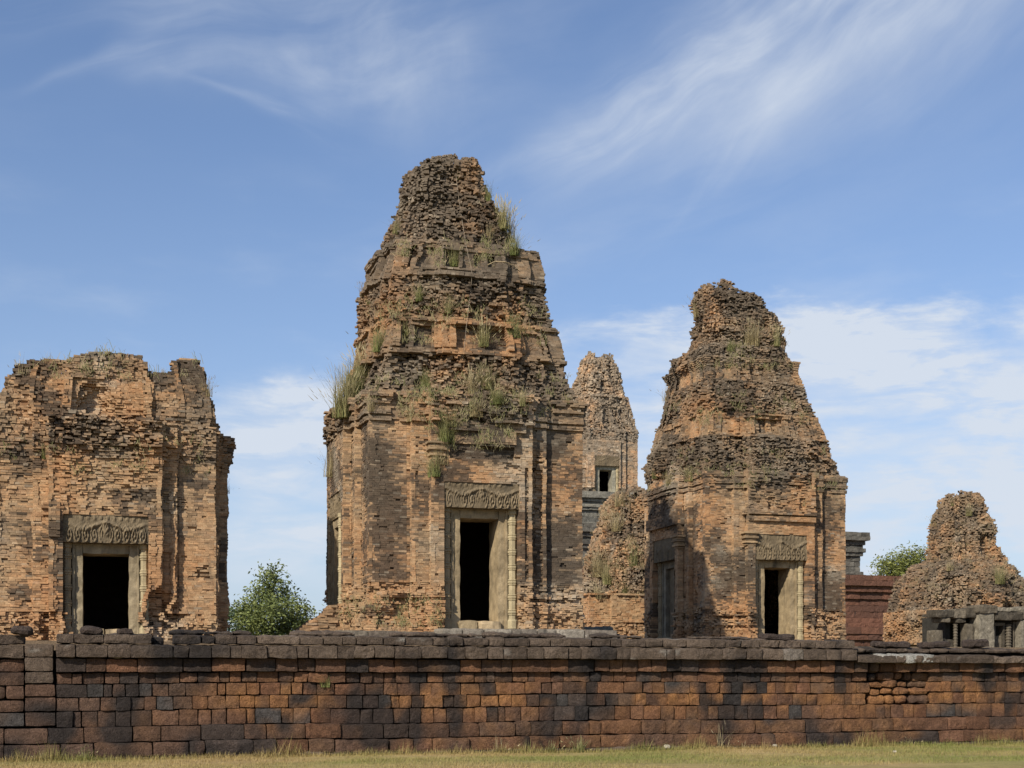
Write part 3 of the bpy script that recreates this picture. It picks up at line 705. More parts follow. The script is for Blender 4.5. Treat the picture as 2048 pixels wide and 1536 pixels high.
pan1 = [pn(0, 742, 700, -.88, -.54, -.16, (.2, .15, .8)), pn(0, 742, 698, -.30, .30, -.20, (.35, .15, .5)), pn(0, 742, 712, -.05, .05, .07), pn(0, 742, 700, .54, .84, -.14, (.25, .0, .5)), pn(0, 742, 688, .82, 1.0, .0, (.1, -.2, .2)),
        pn(0, 586, 545, -.82, -.50, -.15, (.2, -.1, .4)), pn(0, 586, 550, -.38, -.20, -.15, (.1, .1, .6)), pn(0, 586, 545, -.16, .42, -.04, (.1, -.2, .4)), pn(0, 580, 556, .0, .11, -.18, (.3, .2, .6)), pn(0, 580, 556, .19, .30, -.18, (.3, .2, .6)), pn(0, 586, 540, .62, 1.0, .02, (-.15, -.4, .3)),
        pn(0, 742, 692, -.52, -.44, .08, (-.1, -.2, .8)), pn(0, 742, 692, .44, .52, .08, (0, -.1, .8)), pn(0, 742, 692, -.98, -.90, .07), pn(0, 742, 694, -.36, -.30, .10, (-.2, -.2, .6)), pn(0, 742, 694, .30, .36, .10, (-.1, -.2, .6)), pn(0, 700, 694, -.4, .4, .14, (.1, .1, .6)),
        pn(0, 586, 546, -.92, -.84, .06), pn(0, 586, 546, -.48, -.42, .07), pn(0, 586, 546, -.20, -.15, .06), pn(0, 586, 546, .44, .50, .07), pn(0, 552, 546, -.95, .95, .06),
        pn(3, 742, 692, -.52, -.44, .08), pn(3, 742, 692, .44, .52, .08), pn(3, 742, 692, .85, .95, .07), pn(3, 742, 700, -.3, .3, -.12), pn(3, 586, 550, -.3, .3, -.1), pn(3, 586, 550, .55, .75, -.1),
        # brick stained black across the wide wall panels
        pn(0, 1178, 890, -.97, -.66, .0, (.12, .22, 1)), pn(0, 1178, 890, .60, 1.0, .0, (.25, .10, .8)), pn(0, 1178, 965, .40, .60, -.07, (-.05, -.25, 2.5)),
        pn(0, 955, 925, -.3, .3, -.05, (.3, .3, 2)), pn(0, 930, 905, -.02, .30, .20, (.1, -.1, .8)), pn(0, 905, 885, -.34, .40, .12, (.2, 0, 1.5)), pn(0, 885, 850, -.20, .36, .10, (.3, .1, 2.)), pn(0, 888, 832, -.47, .47, .06, (.12, .05, 3.2)), pn(3, 888, 832, -.47, .47, .04, (.1, .0, 3.2)), pn(0, 1010, 930, .47, .64, -.05, (-.1, -.2, 4))]
t1 = Tower(r1, W1, steps_body(), 1275, lev1, zn1, 1, doors={0: D1, 3: D1}, ledges=led1, panels=pan1).build()
yf1 = -W1 * 1.14
doorway(r1, 0, yf1 + .02, 1.12, 3.02, .12, True, lintel_h=.76, frame_w=.27, col_r=.14, seed=3)
doorway(r1, 3, yf1 + .02, 1.12, 3.02, .12, False, lintel_h=.76, frame_w=.30, col_r=.11, seed=5, recess=.06)
def pilaster_cap(root, k, x, y, z, w, n=6, col=OCHRE):
    """Brick capital stepping out over an inner door pilaster."""
    M = Matrix.Rotation(k * math.pi / 2, 4, 'Z'); B = MB(); rng = random.Random(x)
    for i in range(n):
        g = (.03, .09, .05, .12, .08, .15)[i % 6]; c = mixc(col, DARK, rng.random() * .6); h = .085
        B.stone(x - w - g, x + w + g, y - g, y + .4, z + i * h, z + (i + 1) * h - .006, c, M, cell=.1, r=.018, rough=.012, seed=x + i * 3)
    return B.build('capital', M_BRICK, root)
pilaster_cap(r1, 0, -1.31, yf1, z_(958), .14, 6)
stone_plinth(886, 1205, 37.0, .45, 'grey stone slabs at the doorstep of the tallest tower', col=(.24, .21, .165))
stone_plinth(640, 880, 37.0, .40, 'dark stone slabs under the left half of the tallest tower', z=ZT - .06)

# --- the left, broken-topped tower
W2 = 2.84
k2 = (432 - 1024) / F; tt = (k2 * 38 + 3.98) / (math.cos(TH) - k2 * math.sin(TH)); c2 = Vector((-3.98, 38, 0)) + U * tt - U * W2 + V * W2; c2.z = ZT
r2_ = thing('brick_tower', 'broken flat-topped orange brick tower cut off by the left edge', 'tower', c2, TH)
z2 = lambda y: EYE + (HZ - y) / F * c2.y - c2.z
prof2 = [(-60, 800), (0, 790), (20, 760), (33, 728), (60, 719), (135, 718), (150, 711), (200, 704), (285, 706), (292, 722), (302, 742), (341, 744), (346, 724), (360, 720), (392, 720), (402, 742), (415, 775), (432, 800), (500, 800)]
def top2(x, y):
    p = c2 + U * x + V * y; px = 1024 + F * p.x / p.y
    for i in range(len(prof2) - 1):
        if prof2[i][0] <= px <= prof2[i + 1][0]:
            q = lerp(prof2[i][1], prof2[i + 1][1], (px - prof2[i][0]) / (prof2[i + 1][0] - prof2[i][0])); break
    else: q = 800
    return EYE + (HZ - q) / F * p.y - c2.z if y < 0 else z2(760)
lev2 = [(930, -22, 434), (905, -18, 431), (860, -10, 428), (830, -4, 426), (790, 4, 416), (760, 14, 409), (720, 28, 396), (700, 34, 390)]
STEP2 = ((.64, .055), (.50, .095))
zn2 = [dict(rows=(1302, 1235), name='base', plan=STEP2, body=1, ero=.05, low=.06, dark=-.15, stain=.02, spall=.05),
       dict(rows=(1235, 950), name='body', plan=STEP2, body=1, ero=.015, low=.065, dark=.05, stain=.26, spall=.24),
       dict(rows=(950, 880), name='cornice', plan=STEP2, body=1, ero=.040, low=.08, dark=.22, stain=.36, grey=.15, spall=.28),
       dict(rows=(880, 700), name='roof_tier', plan=((.74, .022), (.42, .045)), ero=.028, low=.10, dark=.15, stain=.28, grey=.12, spall=.24)]
led2 = [(950, 940, .05), (938, 925, .09), (925, 908, .12), (908, 880, .12), (880, 868, .04), (1302, 1252, .08)]
pn2 = lambda *a: pn(*a, zf=z2)
D2 = (1.07, door_top(-.2, z2(1112) + .01, .74, .26), True); D2B = (1.12, door_top(.08, z2(1130) - .08, .82), False)
pan2 = [pn2(0, 860, 800, -.34, .34, -.12, (-.1, -.1, .7)), pn2(0, 850, 770, -.95, -.66, -.06), pn2(0, 800, 700, -1, 1, 0, (.28, .22, 1.2)), pn2(0, 870, 700, .46, 1.0, .02, (.2, .40, .8)),
        pn2(0, 930, 860, -.5, .5, .06, (.25, .25, 2)), pn2(0, 1030, 950, -.47, .47, -.02, (-.1, -.05, 2)), pn2(0, 1100, 1034, -.50, -.40, .06), pn2(0, 1250, 950, .66, .98, 0, (.05, -.05, .5))]
t2 = Tower(r2_, W2, STEP2, 1275, lev2, zn2, 2, doors={0: D2, 1: D2B}, ledges=led2, panels=pan2, top=top2).build()
yf2 = -W2 * 1.15
doorway(r2_, 0, yf2 + .03, 1.17, z2(1112) + .01, -.2, True, lintel_h=.74, frame_w=.26, col_r=.12, seed=7, sandc=(.25, .20, .125))
doorway(r2_, 1, yf2 - .02, 1.12, z2(1130) - .08, .08, False, lintel_h=.82, frame_w=.27, col_r=.15, seed=8, sandc=(.13, .115, .08))
pilaster_cap(r2_, 0, -1.31, yf2 + .03, z2(1066), .17, 5, ORANGE)

# --- the right tower
W3 = 2.9; c3 = root_at(1410, 50.0, W3, ZT)
r3 = thing('brick_tower', 'right-hand brick tower with a notched shoulder and leaning top', 'tower', c3, TH)
z3 = lambda y: EYE + (HZ - y) / F * c3.y - c3.z
lev3 = [(985, 1290, 1684), (950, 1292, 1674), (900, 1300, 1655), (860, 1310, 1640), (820, 1322, 1623), (790, 1330, 1609), (760, 1335, 1596), (735, 1339, 1584), (718, 1346, 1575), (708, 1366, 1574), (695, 1377, 1567), (660, 1380, 1550), (630, 1385, 1532), (605, 1389, 1520), (596, 1391, 1496), (585, 1394, 1476), (575, 1404, 1470), (567, 1418, 1458)]
zn3 = [dict(rows=(1312, 1222), name='base', plan=steps_body(), body=1, ero=.045, low=.05, dark=.15, stain=.28, spall=.30),
       dict(rows=(1222, 1000), name='body', plan=steps_body(), body=1, ero=.010, low=.020, dark=.12, stain=.46, spall=.40),
       dict(rows=(1000, 966), name='cornice', plan=steps_body(), body=1, ero=.014, low=.04, dark=.30, stain=.46, grey=.2, spall=.42),
       dict(rows=(966, 900), name='roof_slope', plan=TIER2, ero=.075, low=.14, dark=.40, stain=.46, grey=.42, spall=.36),
       dict(rows=(900, 850), name='roof_tier', plan=((.79, .04), (.44, .05)), ero=.027, low=.07, dark=.25, stain=.26, grey=.22, spall=.34),
       dict(rows=(850, 788), name='roof_slope', plan=TIER2, ero=.075, low=.14, dark=.45, stain=.52, grey=.48, spall=.38),
       dict(rows=(788, 742), name='roof_tier', plan=((.79, .03), (.44, .04)), ero=.032, low=.08, dark=.28, stain=.30, grey=.25, spall=.34),
       dict(rows=(742, 706), name='roof_slope', plan=4.5, ero=.075, low=.14, dark=.42, stain=.52, grey=.50, spall=.38),
       dict(rows=(706, 567), name='spire', plan=3.8, ero=.080, low=.18, dark=.42, stain=.44, grey=.40, rib=.10, spall=.36)]
led3 = [(1312, 1262, .14), (1258, 1246, .10), (1240, 1230, .16), (1230, 1222, .06), (1000, 994, .06), (992, 984, .10), (984, 978, .05), (978, 970, .10),
        (900, 895, .09), (858, 851, .04), (788, 783, .05)]
pn3 = lambda *a: pn(*a, zf=z3)
D3 = (1.06, door_top(.05, z3(1137) - .25, .94), True); D3B = (1.06, door_top(.05, z3(1140) - .05, .86), True)
pan3 = [pn3(0, 892, 862, -.80, -.50, -.08, (-.15, -.2, .4)), pn3(0, 892, 858, -.22, .26, -.10, (-.25, -.2, 1)), pn3(0, 890, 864, -.14, .0, -.14, (.4, .5, 1)), pn3(0, 890, 864, .08, .2, -.1, (-.3, -.3, 1)), pn3(0, 892, 862, .52, .8, -.08),
        pn3(0, 892, 856, -.30, -.24, .08, (-.2, -.2, .6)), pn3(0, 892, 856, .28, .34, .08, (-.2, -.2, .6)), pn3(0, 892, 856, -.52, -.46, .07), pn3(0, 892, 856, -.94, -.86, .06, (-.2, -.2, .6)), pn3(0, 862, 855, -.4, .4, .12), pn3(0, 782, 748, -.18, -.12, .06), pn3(0, 782, 748, .26, .32, .06), pn3(0, 782, 748, -.92, -.86, .05), pn3(0, 782, 748, -.48, -.42, .06), pn3(3, 892, 856, .40, .48, .08), pn3(3, 892, 858, .5, .9, -.06, (-.2, -.3, .4)), pn3(3, 892, 862, -.3, .3, -.10),
        pn3(0, 782, 750, -.85, -.5, -.06, (-.3, -.3, .4)), pn3(0, 782, 755, -.1, .02, -.10, (.2, .2, 1)), pn3(0, 782, 755, .12, .24, -.10, (.2, .2, 1)), pn3(3, 782, 745, .4, .95, -.06, (-.3, -.3, .4)), pn3(3, 782, 752, -.3, .3, -.10, (-.3, -.3, .4)),
        pn3(0, 1062, 1052, -.47, .47, .12, (.2, .2, 1)), pn3(0, 1050, 1040, -.52, .52, .18, (.2, .3, 1)), pn3(0, 1040, 1000, -.47, .47, .05, (.2, .1, 3)), pn3(0, 1000, 966, -.47, .5, .02, (.2, .1, 4)), pn3(0, 1040, 1016, .24, .33, -.1), pn3(0, 1040, 1016, -.2, -.1, -.1),
        pn3(0, 1220, 1010, .62, .98, 0, (.05, .12, 1)), pn3(0, 1230, 1150, .66, .95, 0, (.2, .5, 1)), pn3(3, 1062, 1040, -.5, .5, .14, (.3, .4, 1)), pn3(3, 1040, 980, -.47, .47, .06, (.35, .55, 1.6))]
t3 = Tower(r3, W3, steps_body(), 1290, lev3, zn3, 3, doors={0: D3, 3: D3B}, ledges=led3, panels=pan3).build()
yf3 = -W3 * 1.14
doorway(r3, 0, yf3 + .02, 1.05, z3(1137) - .25, .05, True, lintel_h=.94, frame_w=.27, col_r=.13, seed=11)
doorway(r3, 3, yf3 + .02, 1.05, z3(1140) - .05, .05, False, lintel_h=.86, frame_w=.27, col_r=.13, seed=12, relief=.4, sandc=(.20, .17, .12))
for sx in (-1, ):
    pilaster_cap(r3, 0, sx * 1.26, yf3, z3(1108), .16, 6)
    pilaster_cap(r3, 3, 1.26, yf3, z3(1108), .16, 6)
stone_plinth(1270, 1720, 49.0, .5, 'dark stone slabs under the right tower behind the coping', z=ZT - .05)

# ------------------------------------------------------------------ ruins and towers behind
W4 = 2.7; c4 = root_at(1178, 60.0, W4, 3.0)
r4 = thing('ruined_tower', 'overgrown stump of a ruined brick tower between the tallest and the right tower', 'tower', c4, TH)
z4 = lambda y: EYE + (HZ - y) / F * c4.y - c4.z
lev4 = [(1190, 1168, 1395), (1150, 1172, 1390), (1100, 1176, 1375), (1060, 1184, 1362), (1030, 1196, 1350), (1005, 1206, 1338), (990, 1222, 1325), (978, 1240, 1310)]
zn4 = [dict(rows=(1290, 1250), name='base', plan=((.63, .05), ), body=1, ero=.05, dark=.3, stain=.3, spall=.3),
       dict(rows=(1250, 1196), name='body', plan=((.63, .05), ), body=1, ero=.016, low=.03, dark=-.3, stain=-.05, spall=.4),
       dict(rows=(1196, 978), name='rubble_slope', plan=4.0, ero=.072, low=.22, dark=.40, stain=.26, grey=.40, rib=.14, spall=.33, warm=1.1)]
t4 = Tower(r4, W4, (), 1290, lev4, zn4, 4, course=.085, brick=.28, ledges=[(1200, 1192, .12)]).build()

W5 = 2.75; c5 = root_at(1146, 108.0, W5, EYE + (HZ - 1004) / F * 110)
r5 = thing('brick_tower', 'pale distant tower with a dark doorway high on the pyramid behind', 'tower', c5, TH)
z5 = lambda y: EYE + (HZ - y) / F * c5.y - c5.z
lev5 = [(885, 1132, 1279), (850, 1135, 1270), (805, 1141, 1257), (760, 1148, 1243), (735, 1155, 1234), (718, 1165, 1227), (706, 1174, 1222)]
zn5 = [dict(rows=(1006, 985), name='base', plan=((.6, .06), ), body=1, ero=.05, dark=.3, stain=.45, grey=.8, spall=.5),
       dict(rows=(985, 892), name='body', plan=((.6, .07), (.42, .06)), body=1, ero=.02, low=.02, dark=.10, stain=.04, grey=.75, spall=.5, warm=1.6),
       dict(rows=(892, 870), name='cornice', plan=((.6, .06), ), body=1, ero=.06, dark=.12, stain=.0, grey=1.1, warm=1.5, spall=.5),
       dict(rows=(870, 800), name='roof_tier', plan=TIER, ero=.06, low=.10, dark=.22, stain=.10, grey=.85, rib=.14, spall=.45, warm=1.6),
       dict(rows=(800, 705), name='spire', plan=4.0, ero=.07, low=.12, dark=.15, stain=.08, grey=.85, rib=.16, spall=.45, warm=1.65)]
pn5 = lambda *a: pn(*a, zf=z5)
t5 = Tower(r5, W5, (), 1006, lev5, zn5, 5, mat=M_FAR, course=.14, brick=.42, doors={0: (1.08, door_top(.05, 2.35, .85, .28), True)}, ledges=[(892, 888, .05), (882, 878, .07), (850, 846, .08), (826, 822, .08), (802, 798, .10), (770, 766, .08), (1006, 995, .14)],
           panels=[pn5(0, 868, 822, -.35, -.02, -.22, (.3, .4, 1)), pn5(0, 868, 825, .1, .35, -.15, (.2, .2, 1)), pn5(0, 795, 770, -.3, -.1, -.25, (.2, .3, 1)), pn5(0, 765, 735, .2, .5, -.3, (.3, .4, 1))]).build()
doorway(r5, 0, -W5 * 1.13, 1.08, 2.35, .05, True, lintel_h=.85, frame_w=.28, col_r=.14, seed=21, sandc=(.26, .24, .18), relief=.5)

W6 = 4.6; c6 = root_at(1782, 70.0, W6, 3.0)
r6 = thing('ruined_tower', 'eroded cone-shaped brick tower with collapsed flanks at the right edge', 'tower', c6, TH)
z6 = lambda y: EYE + (HZ - y) / F * c6.y - c6.z
lev6 = [(1285, 1758, 2110), (1225, 1764, 2100), (1190, 1776, 2088), (1165, 1792, 2064), (1145, 1806, 2040), (1130, 1826, 2022), (1118, 1850, 2012), (1095, 1856, 2000), (1050, 1862, 1981), (1012, 1870, 1965), (995, 1876, 1957), (984, 1890, 1946), (977, 1902, 1935)]
zn6 = [dict(rows=(1290, 1222), name='body', plan=5.0, ero=.055, low=.22, dark=-.10, stain=.05, grey=.15, spall=.3),
       dict(rows=(1222, 1122), name='rubble_slope', plan=3.6, ero=.09, low=.32, dark=.32, stain=.40, grey=.55, rib=.26, spall=.3),
       dict(rows=(1122, 977), name='spire', plan=3.6, ero=.075, low=.20, dark=.22, stain=.30, grey=.45, rib=.30, spall=.33)]
pn6 = lambda *a: pn(*a, zf=z6)
t6 = Tower(r6, W6, (), 1290, lev6, zn6, 6, course=.085, brick=.27, ledges=[(1098, 1092, .06), (1068, 1062, .06)], panels=[(0, z6(1095), z6(1066), -.7 + .2 * i, -.62 + .2 * i, -.16, None) for i in range(7)]).build()

def stub():
    c = P(640, 1262, 40); r = thing('brick_stub', 'low broken brick stub at the left foot of the tallest tower', 'ruin', (c.x, c.y, 2.55), TH)
    B = Bricks(5); rng = random.Random(8)
    for k in range(15):
        z = k * .075; x1 = .55; x0 = lerp(-.62, .25, clamp((k - 5) / 9) ** .8) + rng.gauss(0, .05)
        if k < 5: x0 = -.62 + rng.gauss(0, .05)
        for yy, dpt in ((-.4, .5), (.1, .5)):
            u = x0
            while u < x1:
                l = rng.uniform(.18, .3); B.put((u, yy), (1, 0), (0, -1), l - .006, z, z + .07, rng.gauss(0, .03), dpt, tone(u, z, 3, rng, .35, .35, .9), .012); u += l
    B.build('brick_courses', r, M_BRICK)
stub()

def pyramid():
    ctr = Vector((7.8, 115, 0)); r = thing('stepped_pyramid', 'red laterite stepped pyramid with moulded terraces behind the right tower', 'pyramid', ctr, TH)
    rng = random.Random(4)
    def tier(name, hr, hl, hd, z0, z1, mat, cols, prof):
        m = MB()
        for (a, b, o) in prof:
            za, zb = lerp(z0, z1, a), lerp(z0, z1, b); t = -hl - o; nrow = max(1, round((zb - za) / .42))
            for j in range(nrow):
                t = -hl - o; q0, q1 = lerp(za, zb, j / nrow), lerp(za, zb, (j + 1) / nrow)
                while t < hr + o - .05:
                    l = rng.uniform(.8, 1.9)
                    if hr + o - t - l < .4: l = hr + o - t
                    yy = -hd - o + rng.gauss(0, .015)
                    c = mixc(cols[0], cols[1], clamp(rng.random() * .8 + .4 * fbm(t * .3, z0 + q0, 1, 2)))
                    m.stone(t + .003, t + l - .003, yy, yy + 1.0, q0 + .002, q1 - .002, c, None, cell=.22, r=.025, rough=.03, seed=t + q0); t += l
            # right-hand flank, a plain run of the same moulding
            m.box(hr - .9, hr + o - .012, -hd - o + .9, hd, za + .003, zb - .003, cols[0])
        m.box(-hl + .3, hr - .5, -hd + .6, hd, z0, z1 - .06, cols[0]); m.build(name, mat, r)
    mould = ((0, .12, .5), (.12, .2, .35), (.2, .26, .2), (.26, .55, 0), (.55, .62, .18), (.62, .70, .32), (.70, .76, .15), (.76, .84, .3), (.84, 1, .55))
    tier('lower_terrace', 24, 12, 24, .4, 8.6, M_LAT, ((.165, .078, .050), (.085, .047, .035)), ((0, .10, .6), (.10, .2, .4), (.2, .26, .2), (.26, .40, 0), (.40, .45, .2), (.45, .50, .4), (.50, .56, .5), (.56, .60, .15), (.60, .64, -.1), (.64, .80, -.3), (.80, .86, -.1), (.86, .91, .1), (.91, 1, .35)))
    tier('middle_terrace', 15.2, 10, 15.2, 8.55, 12.6, M_GREY, ((.12, .11, .09), (.06, .056, .047)), mould)
    tier('upper_terrace', 9.5, 7, 9.5, 12.55, 15.7, M_GREY, ((.19, .175, .14), (.10, .095, .08)), mould)
pyramid()

def grey_ruin():
    """Sandstone gallery remains: piers, lintels and window frames standing before the far tower."""
    o = P(1895, 1290, 46); z0 = 2.5; r = thing('sandstone_ruin', 'dark grey sandstone gallery ruin with pillars and window openings at the right edge', 'ruin', (o.x, o.y, z0), TH)
    s = F / 47.0; G = (.118, .098, .070); GD = (.062, .052, .038); GL = (.19, .165, .122)
    def zz(y, Y=46.5): return EYE + (HZ - y - 5) / F * Y - z0
    def X(px, y=0.0):
        k = (px - 1024) / F; c, q = math.cos(TH), math.sin(TH)
        return (k * (o.y + y * c) - o.x + y * q) / (c - k * q)
    def post(name, a, b, y0, y1, top, col, seed, d=.45): 
        m = MB(); m.stone(X(a), X(b), y0, y0 + d, 0, zz(top), col, None, cell=.09, r=.03, rough=.02, seed=seed, back=True); return m.build(name, M_GREY, r)
    K = (.035, .032, .026)  # near-black: shade behind the openings put into the wall colour
    for a_, b_, y0, top, col, d in ((1870, 1886, .0, 1256, G, .5), (1933, 1947, -.02, 1243, G, .4), (1950, 1981, -.22, 1221, GL, .55), (1984, 1990, .05, 1236, GD, .3), (2036, 2052, -.15, 1234, GL, .45), (2064, 2092, -.1, 1228, G, .5)):
        post('pillar', a_, b_, y0, y0 + d, top, col, a_, d)
    def baluster(px, y, top, r_, lean=0.0):
        m = MB(); h = zz(top); n = 9; prof = []
        for i in range(n):
            q = h * i / n
            prof += [(r_ * .82, q), (r_ * .8, q + h / n * .55), (r_ * 1.08, q + h / n * .65), (r_ * 1.08, q + h / n * .9)]
        m.lathe(prof, 0, 0, G, None, 8); o_ = m.build('baluster', M_GREY, r); o_.location = (X(px, y), y, 0); o_.rotation_euler = (0, lean, 0)
    baluster(1911, .15, 1243, .075); baluster(1924, .3, 1248, .05, .10); baluster(2017, .05, 1243, .10)
    for a_, b_, sl, top in ((1988, 2010, 1300, 1246), (2026, 2036, 1300, 1243)):
        m = MB(); t_ = zz(top)
        m.stone(X(a_, .1), X(a_, .1) + .07, .1, .35, 0, t_, G, None, seed=a_, r=.012, back=True); m.stone(X(b_, .1) - .07, X(b_, .1), .1, .35, 0, t_, GD, None, seed=b_, r=.012, back=True); m.stone(X(a_, .1), X(b_, .1), .08, .36, t_, t_ + .1, G, None, seed=sl, r=.012, back=True)
        m.build('window_frame', M_GREY, r)
    m = MB()
    for a_, b_, t, bt, y0, c in ((1872, 1908, 1216, 1231, -.06, GD), (1906, 1932, 1213, 1232, -.04, G), (1930, 1952, 1211, 1231, -.08, GD), (1946, 1986, 1207, 1222, -.28, G), (1984, 2040, 1219, 1235, -.2, GD), (2032, 2100, 1216, 1233, -.18, G), (1992, 2050, 1209, 1218, -.08, GL), (1884, 1900, 1231, 1240, .0, G), (1914, 1934, 1232, 1241, .02, GD), (2046, 2100, 1206, 1216, -.03, G)):
        m.stone(X(a_), X(b_) - .012, y0, y0 + .62, zz(bt), zz(t), c, None, cell=.06, r=.03, rough=.03, seed=a_, back=True)
    m.build('architrave', M_GREY, r)
    w = MB()
    w.stone(X(1886, .2), X(1908, .2), .2, .42, 0, zz(1274), GD, None, seed=3, r=.03, rough=.02); w.stone(X(1990, .2), X(2014, .2), .22, .42, 0, zz(1266), G, None, seed=9, r=.03, rough=.02)
    w.box(X(1884, 2.0), X(2140, 2.0), 2.0, 2.2, 0, zz(1226), K); w.box(X(1884, .8), X(2110, .5), .55, 1.98, zz(1226), zz(1220), GD); w.box(X(1884, .8), X(1884, .8) + .2, .62, 1.98, 0, zz(1228), K)  # dark back and end walls, with a roof slab added to shade the interior
    w.build('parapet_shade_box', M_GREY, r)
grey_ruin()
def fallen_slabs():
    c = P(1205, 1262, 47); r = thing('fallen_slabs', 'dark fallen sandstone slabs between the tallest and the right tower', 'ruin', (c.x, c.y, 2.6), TH); m = MB()
    m.stone(-.75, .7, 0, .8, .0, .46, (.10, .095, .08), None, seed=2, rough=.03, r=.05); m.stone(-.5, .45, .1, .8, .47, .70, (.16, .15, .12), None, seed=5, rough=.03, r=.05)
    m.build('slab', M_GREY, r)
fallen_slabs()

# ------------------------------------------------------------------ trees
def tree(name, label, px, base_z, Y, blobs, dark, light, n_leaf, leaf, seed, group=None):
    rng = random.Random(seed); c = P(px, 1300, Y); r = thing(name, label, 'tree', (c.x, c.y, base_z), 0, group)
    tr = MB(); topz = max(b[2] for b in blobs) - base_z
    tr.tube([(0, 0, 0), (.1, .05, topz * .4), (.05, .1, topz * .85)], topz * .032, topz * .008, (.10, .08, .06), 8)
    lv, lf, lc = [], [], []
    for bx, by, bz, br, bh in blobs:
        p = Vector((bx - c.x, by - c.y, bz - base_z))
        tr.tube([(.05, .05, max(p.z - br * 1.6 - abs(p.x) * .5, topz * .15)), (p.x * .6, p.y * .6, p.z - br * .3), tuple(p)], topz * .010, topz * .003, (.10, .08, .06), 5)
        ns = max(16, int(n_leaf * br * br / 58))
        for s_ in range(ns):                                              # sprays through the clump's volume
            d = Vector((rng.gauss(0, 1), rng.gauss(0, 1), rng.gauss(0, 1))).normalized(); q = rng.random() ** .45 * 1.12
            e = p + Vector((d.x * br, d.y * br, d.z * bh)) * q * (1 + .25 * nz(d.x * 2 + bx, d.y * 2, d.z * 2 + bz))
            tint = clamp(.5 + rng.gauss(0, .28) + .25 * nz(e.x * .7, e.y * .7, e.z * .7)); col = mixc(dark, light, tint); sr = leaf * 3.2
            for k in range(11):
                o = e + Vector((rng.gauss(0, sr), rng.gauss(0, sr), rng.gauss(0, sr * .8))); a = Vector((rng.gauss(0, 1), rng.gauss(0, 1), rng.gauss(-.1, .6))).normalized(); b = a.orthogonal().normalized()
                b = (b + Vector((rng.gauss(0, .4), rng.gauss(0, .4), rng.gauss(0, .4)))).normalized(); l = leaf * rng.uniform(.8, 1.5); w = l * .45; i = len(lv)
                lv += [o - a * l, o + b * w, o + a * l, o - b * w]; lf.append((i, i + 1, i + 2, i + 3)); v = rng.uniform(.8, 1.2); lc += [(col[0] * v, col[1] * v, col[2] * v)] * 4
    tr.build('trunk', M_BARK, r, smooth=True); m = MB(); m.add(lv, lf, lc); m.build('crown', M_LEAF, r)
def blob(px, py, Y, rpx, hpx=None, dy=0): p = P(px, py, Y); return (p.x, p.y + dy, p.z, rpx / F * Y, (hpx or rpx * .8) / F * Y)
rb = random.Random(3)
bl = [blob(546, 1143, 92, 9, 12), blob(532, 1158, 92, 14, 12), blob(556, 1162, 92, 14, 10), blob(470, 1228, 92, 14, 9), blob(604, 1232, 92, 14, 9), blob(543, 1172, 92, 22, 16), blob(522, 1190, 92, 22, 16), blob(566, 1194, 92, 23, 16, 1), blob(500, 1215, 92, 34, 22, 1), blob(548, 1220, 91, 36, 24, -1), blob(590, 1222, 92, 28, 20), blob(482, 1240, 92, 28, 22), blob(525, 1250, 92, 40, 24, -1), blob(580, 1252, 92, 36, 22), blob(605, 1255, 93, 20, 16), blob(500, 1280, 92, 45, 24), blob(560, 1285, 92, 45, 24)]
tree('leafy_tree', 'bushy green tree rising to a point in the gap left of the tallest tower', 540, 0, 92, bl, (.068, .092, .026), (.235, .26, .078), 4300, .11, 5)
tree('leafy_tree', 'dark tree half hidden behind the right edge of the broken tower', 438, 0, 88, [blob(440, 1222, 88, 20, 16), blob(432, 1245, 88, 26, 20), blob(448, 1262, 88, 16, 16), blob(425, 1270, 88, 30, 22)], (.035, .055, .025), (.08, .12, .05), 4000, .10, 6)
tree('leafy_tree', 'round green tree crown above the red pyramid terrace', 1810, 0, 170, [blob(1800, 1122, 170, 24, 18), blob(1830, 1112, 170, 26, 18), blob(1775, 1132, 170, 22, 16), blob(1850, 1125, 170, 24, 20), blob(1812, 1140, 170, 40, 20), blob(1780, 1150, 170, 26, 14)], (.09, .105, .026), (.24, .25, .065), 1500, .17, 7)

# ------------------------------------------------------------------ grass growing on the ruins
def tuft_mesh(seed, n, h, spread, cols, plume=.3, droop=.5):
    rng = random.Random(seed); m = MB(); vs, fs, cs = [], [], []
    for k in range(n):
        a = rng.uniform(0, 6.283); lean = min(abs(rng.gauss(0, spread)), 1.1); H = h * rng.uniform(.4, 1.1); w = rng.uniform(.0045, .010)
        bx, by = rng.uniform(-.26, .26) * h, rng.uniform(-.15, .15) * h; d = (math.cos(a), math.sin(a)); sd_ = (-d[1], d[0]); c = mixc(cols[0], cols[1], rng.random()); tipc = mixc(c, cols[2], .7); i = len(vs)
        kk = rng.random()
        for q in range(5):
            t = q / 4; o = lean * H * (t ** (1 + droop)) * 1.1; z = H * (t - (.30 + .25 * kk) * lean * t * t); ww = w * (1 - t * .85)
            vs += [Vector((bx + d[0] * o - sd_[0] * ww, by + d[1] * o - sd_[1] * ww, z - .08)), Vector((bx + d[0] * o + sd_[0] * ww, by + d[1] * o + sd_[1] * ww, z - .08))]; cs += [mixc(c, tipc, t)] * 2
        for q in range(4): fs.append((i + q * 2, i + q * 2 + 1, i + q * 2 + 3, i + q * 2 + 2))
        if rng.random() < plume:                                          # seed head at the tip
            tip = vs[-1]; j = len(vs); pl = h * .16; u = Vector((d[0] * lean * 1.2, d[1] * lean * 1.2, .8)).normalized(); b = u.orthogonal().normalized() * .011
            vs += [tip - u * pl * .3, tip + b, tip + u * pl, tip - b]; cs += [cols[2]] * 4; fs.append((j, j + 1, j + 2, j + 3))
    m.add(vs, fs, cs)
    return m
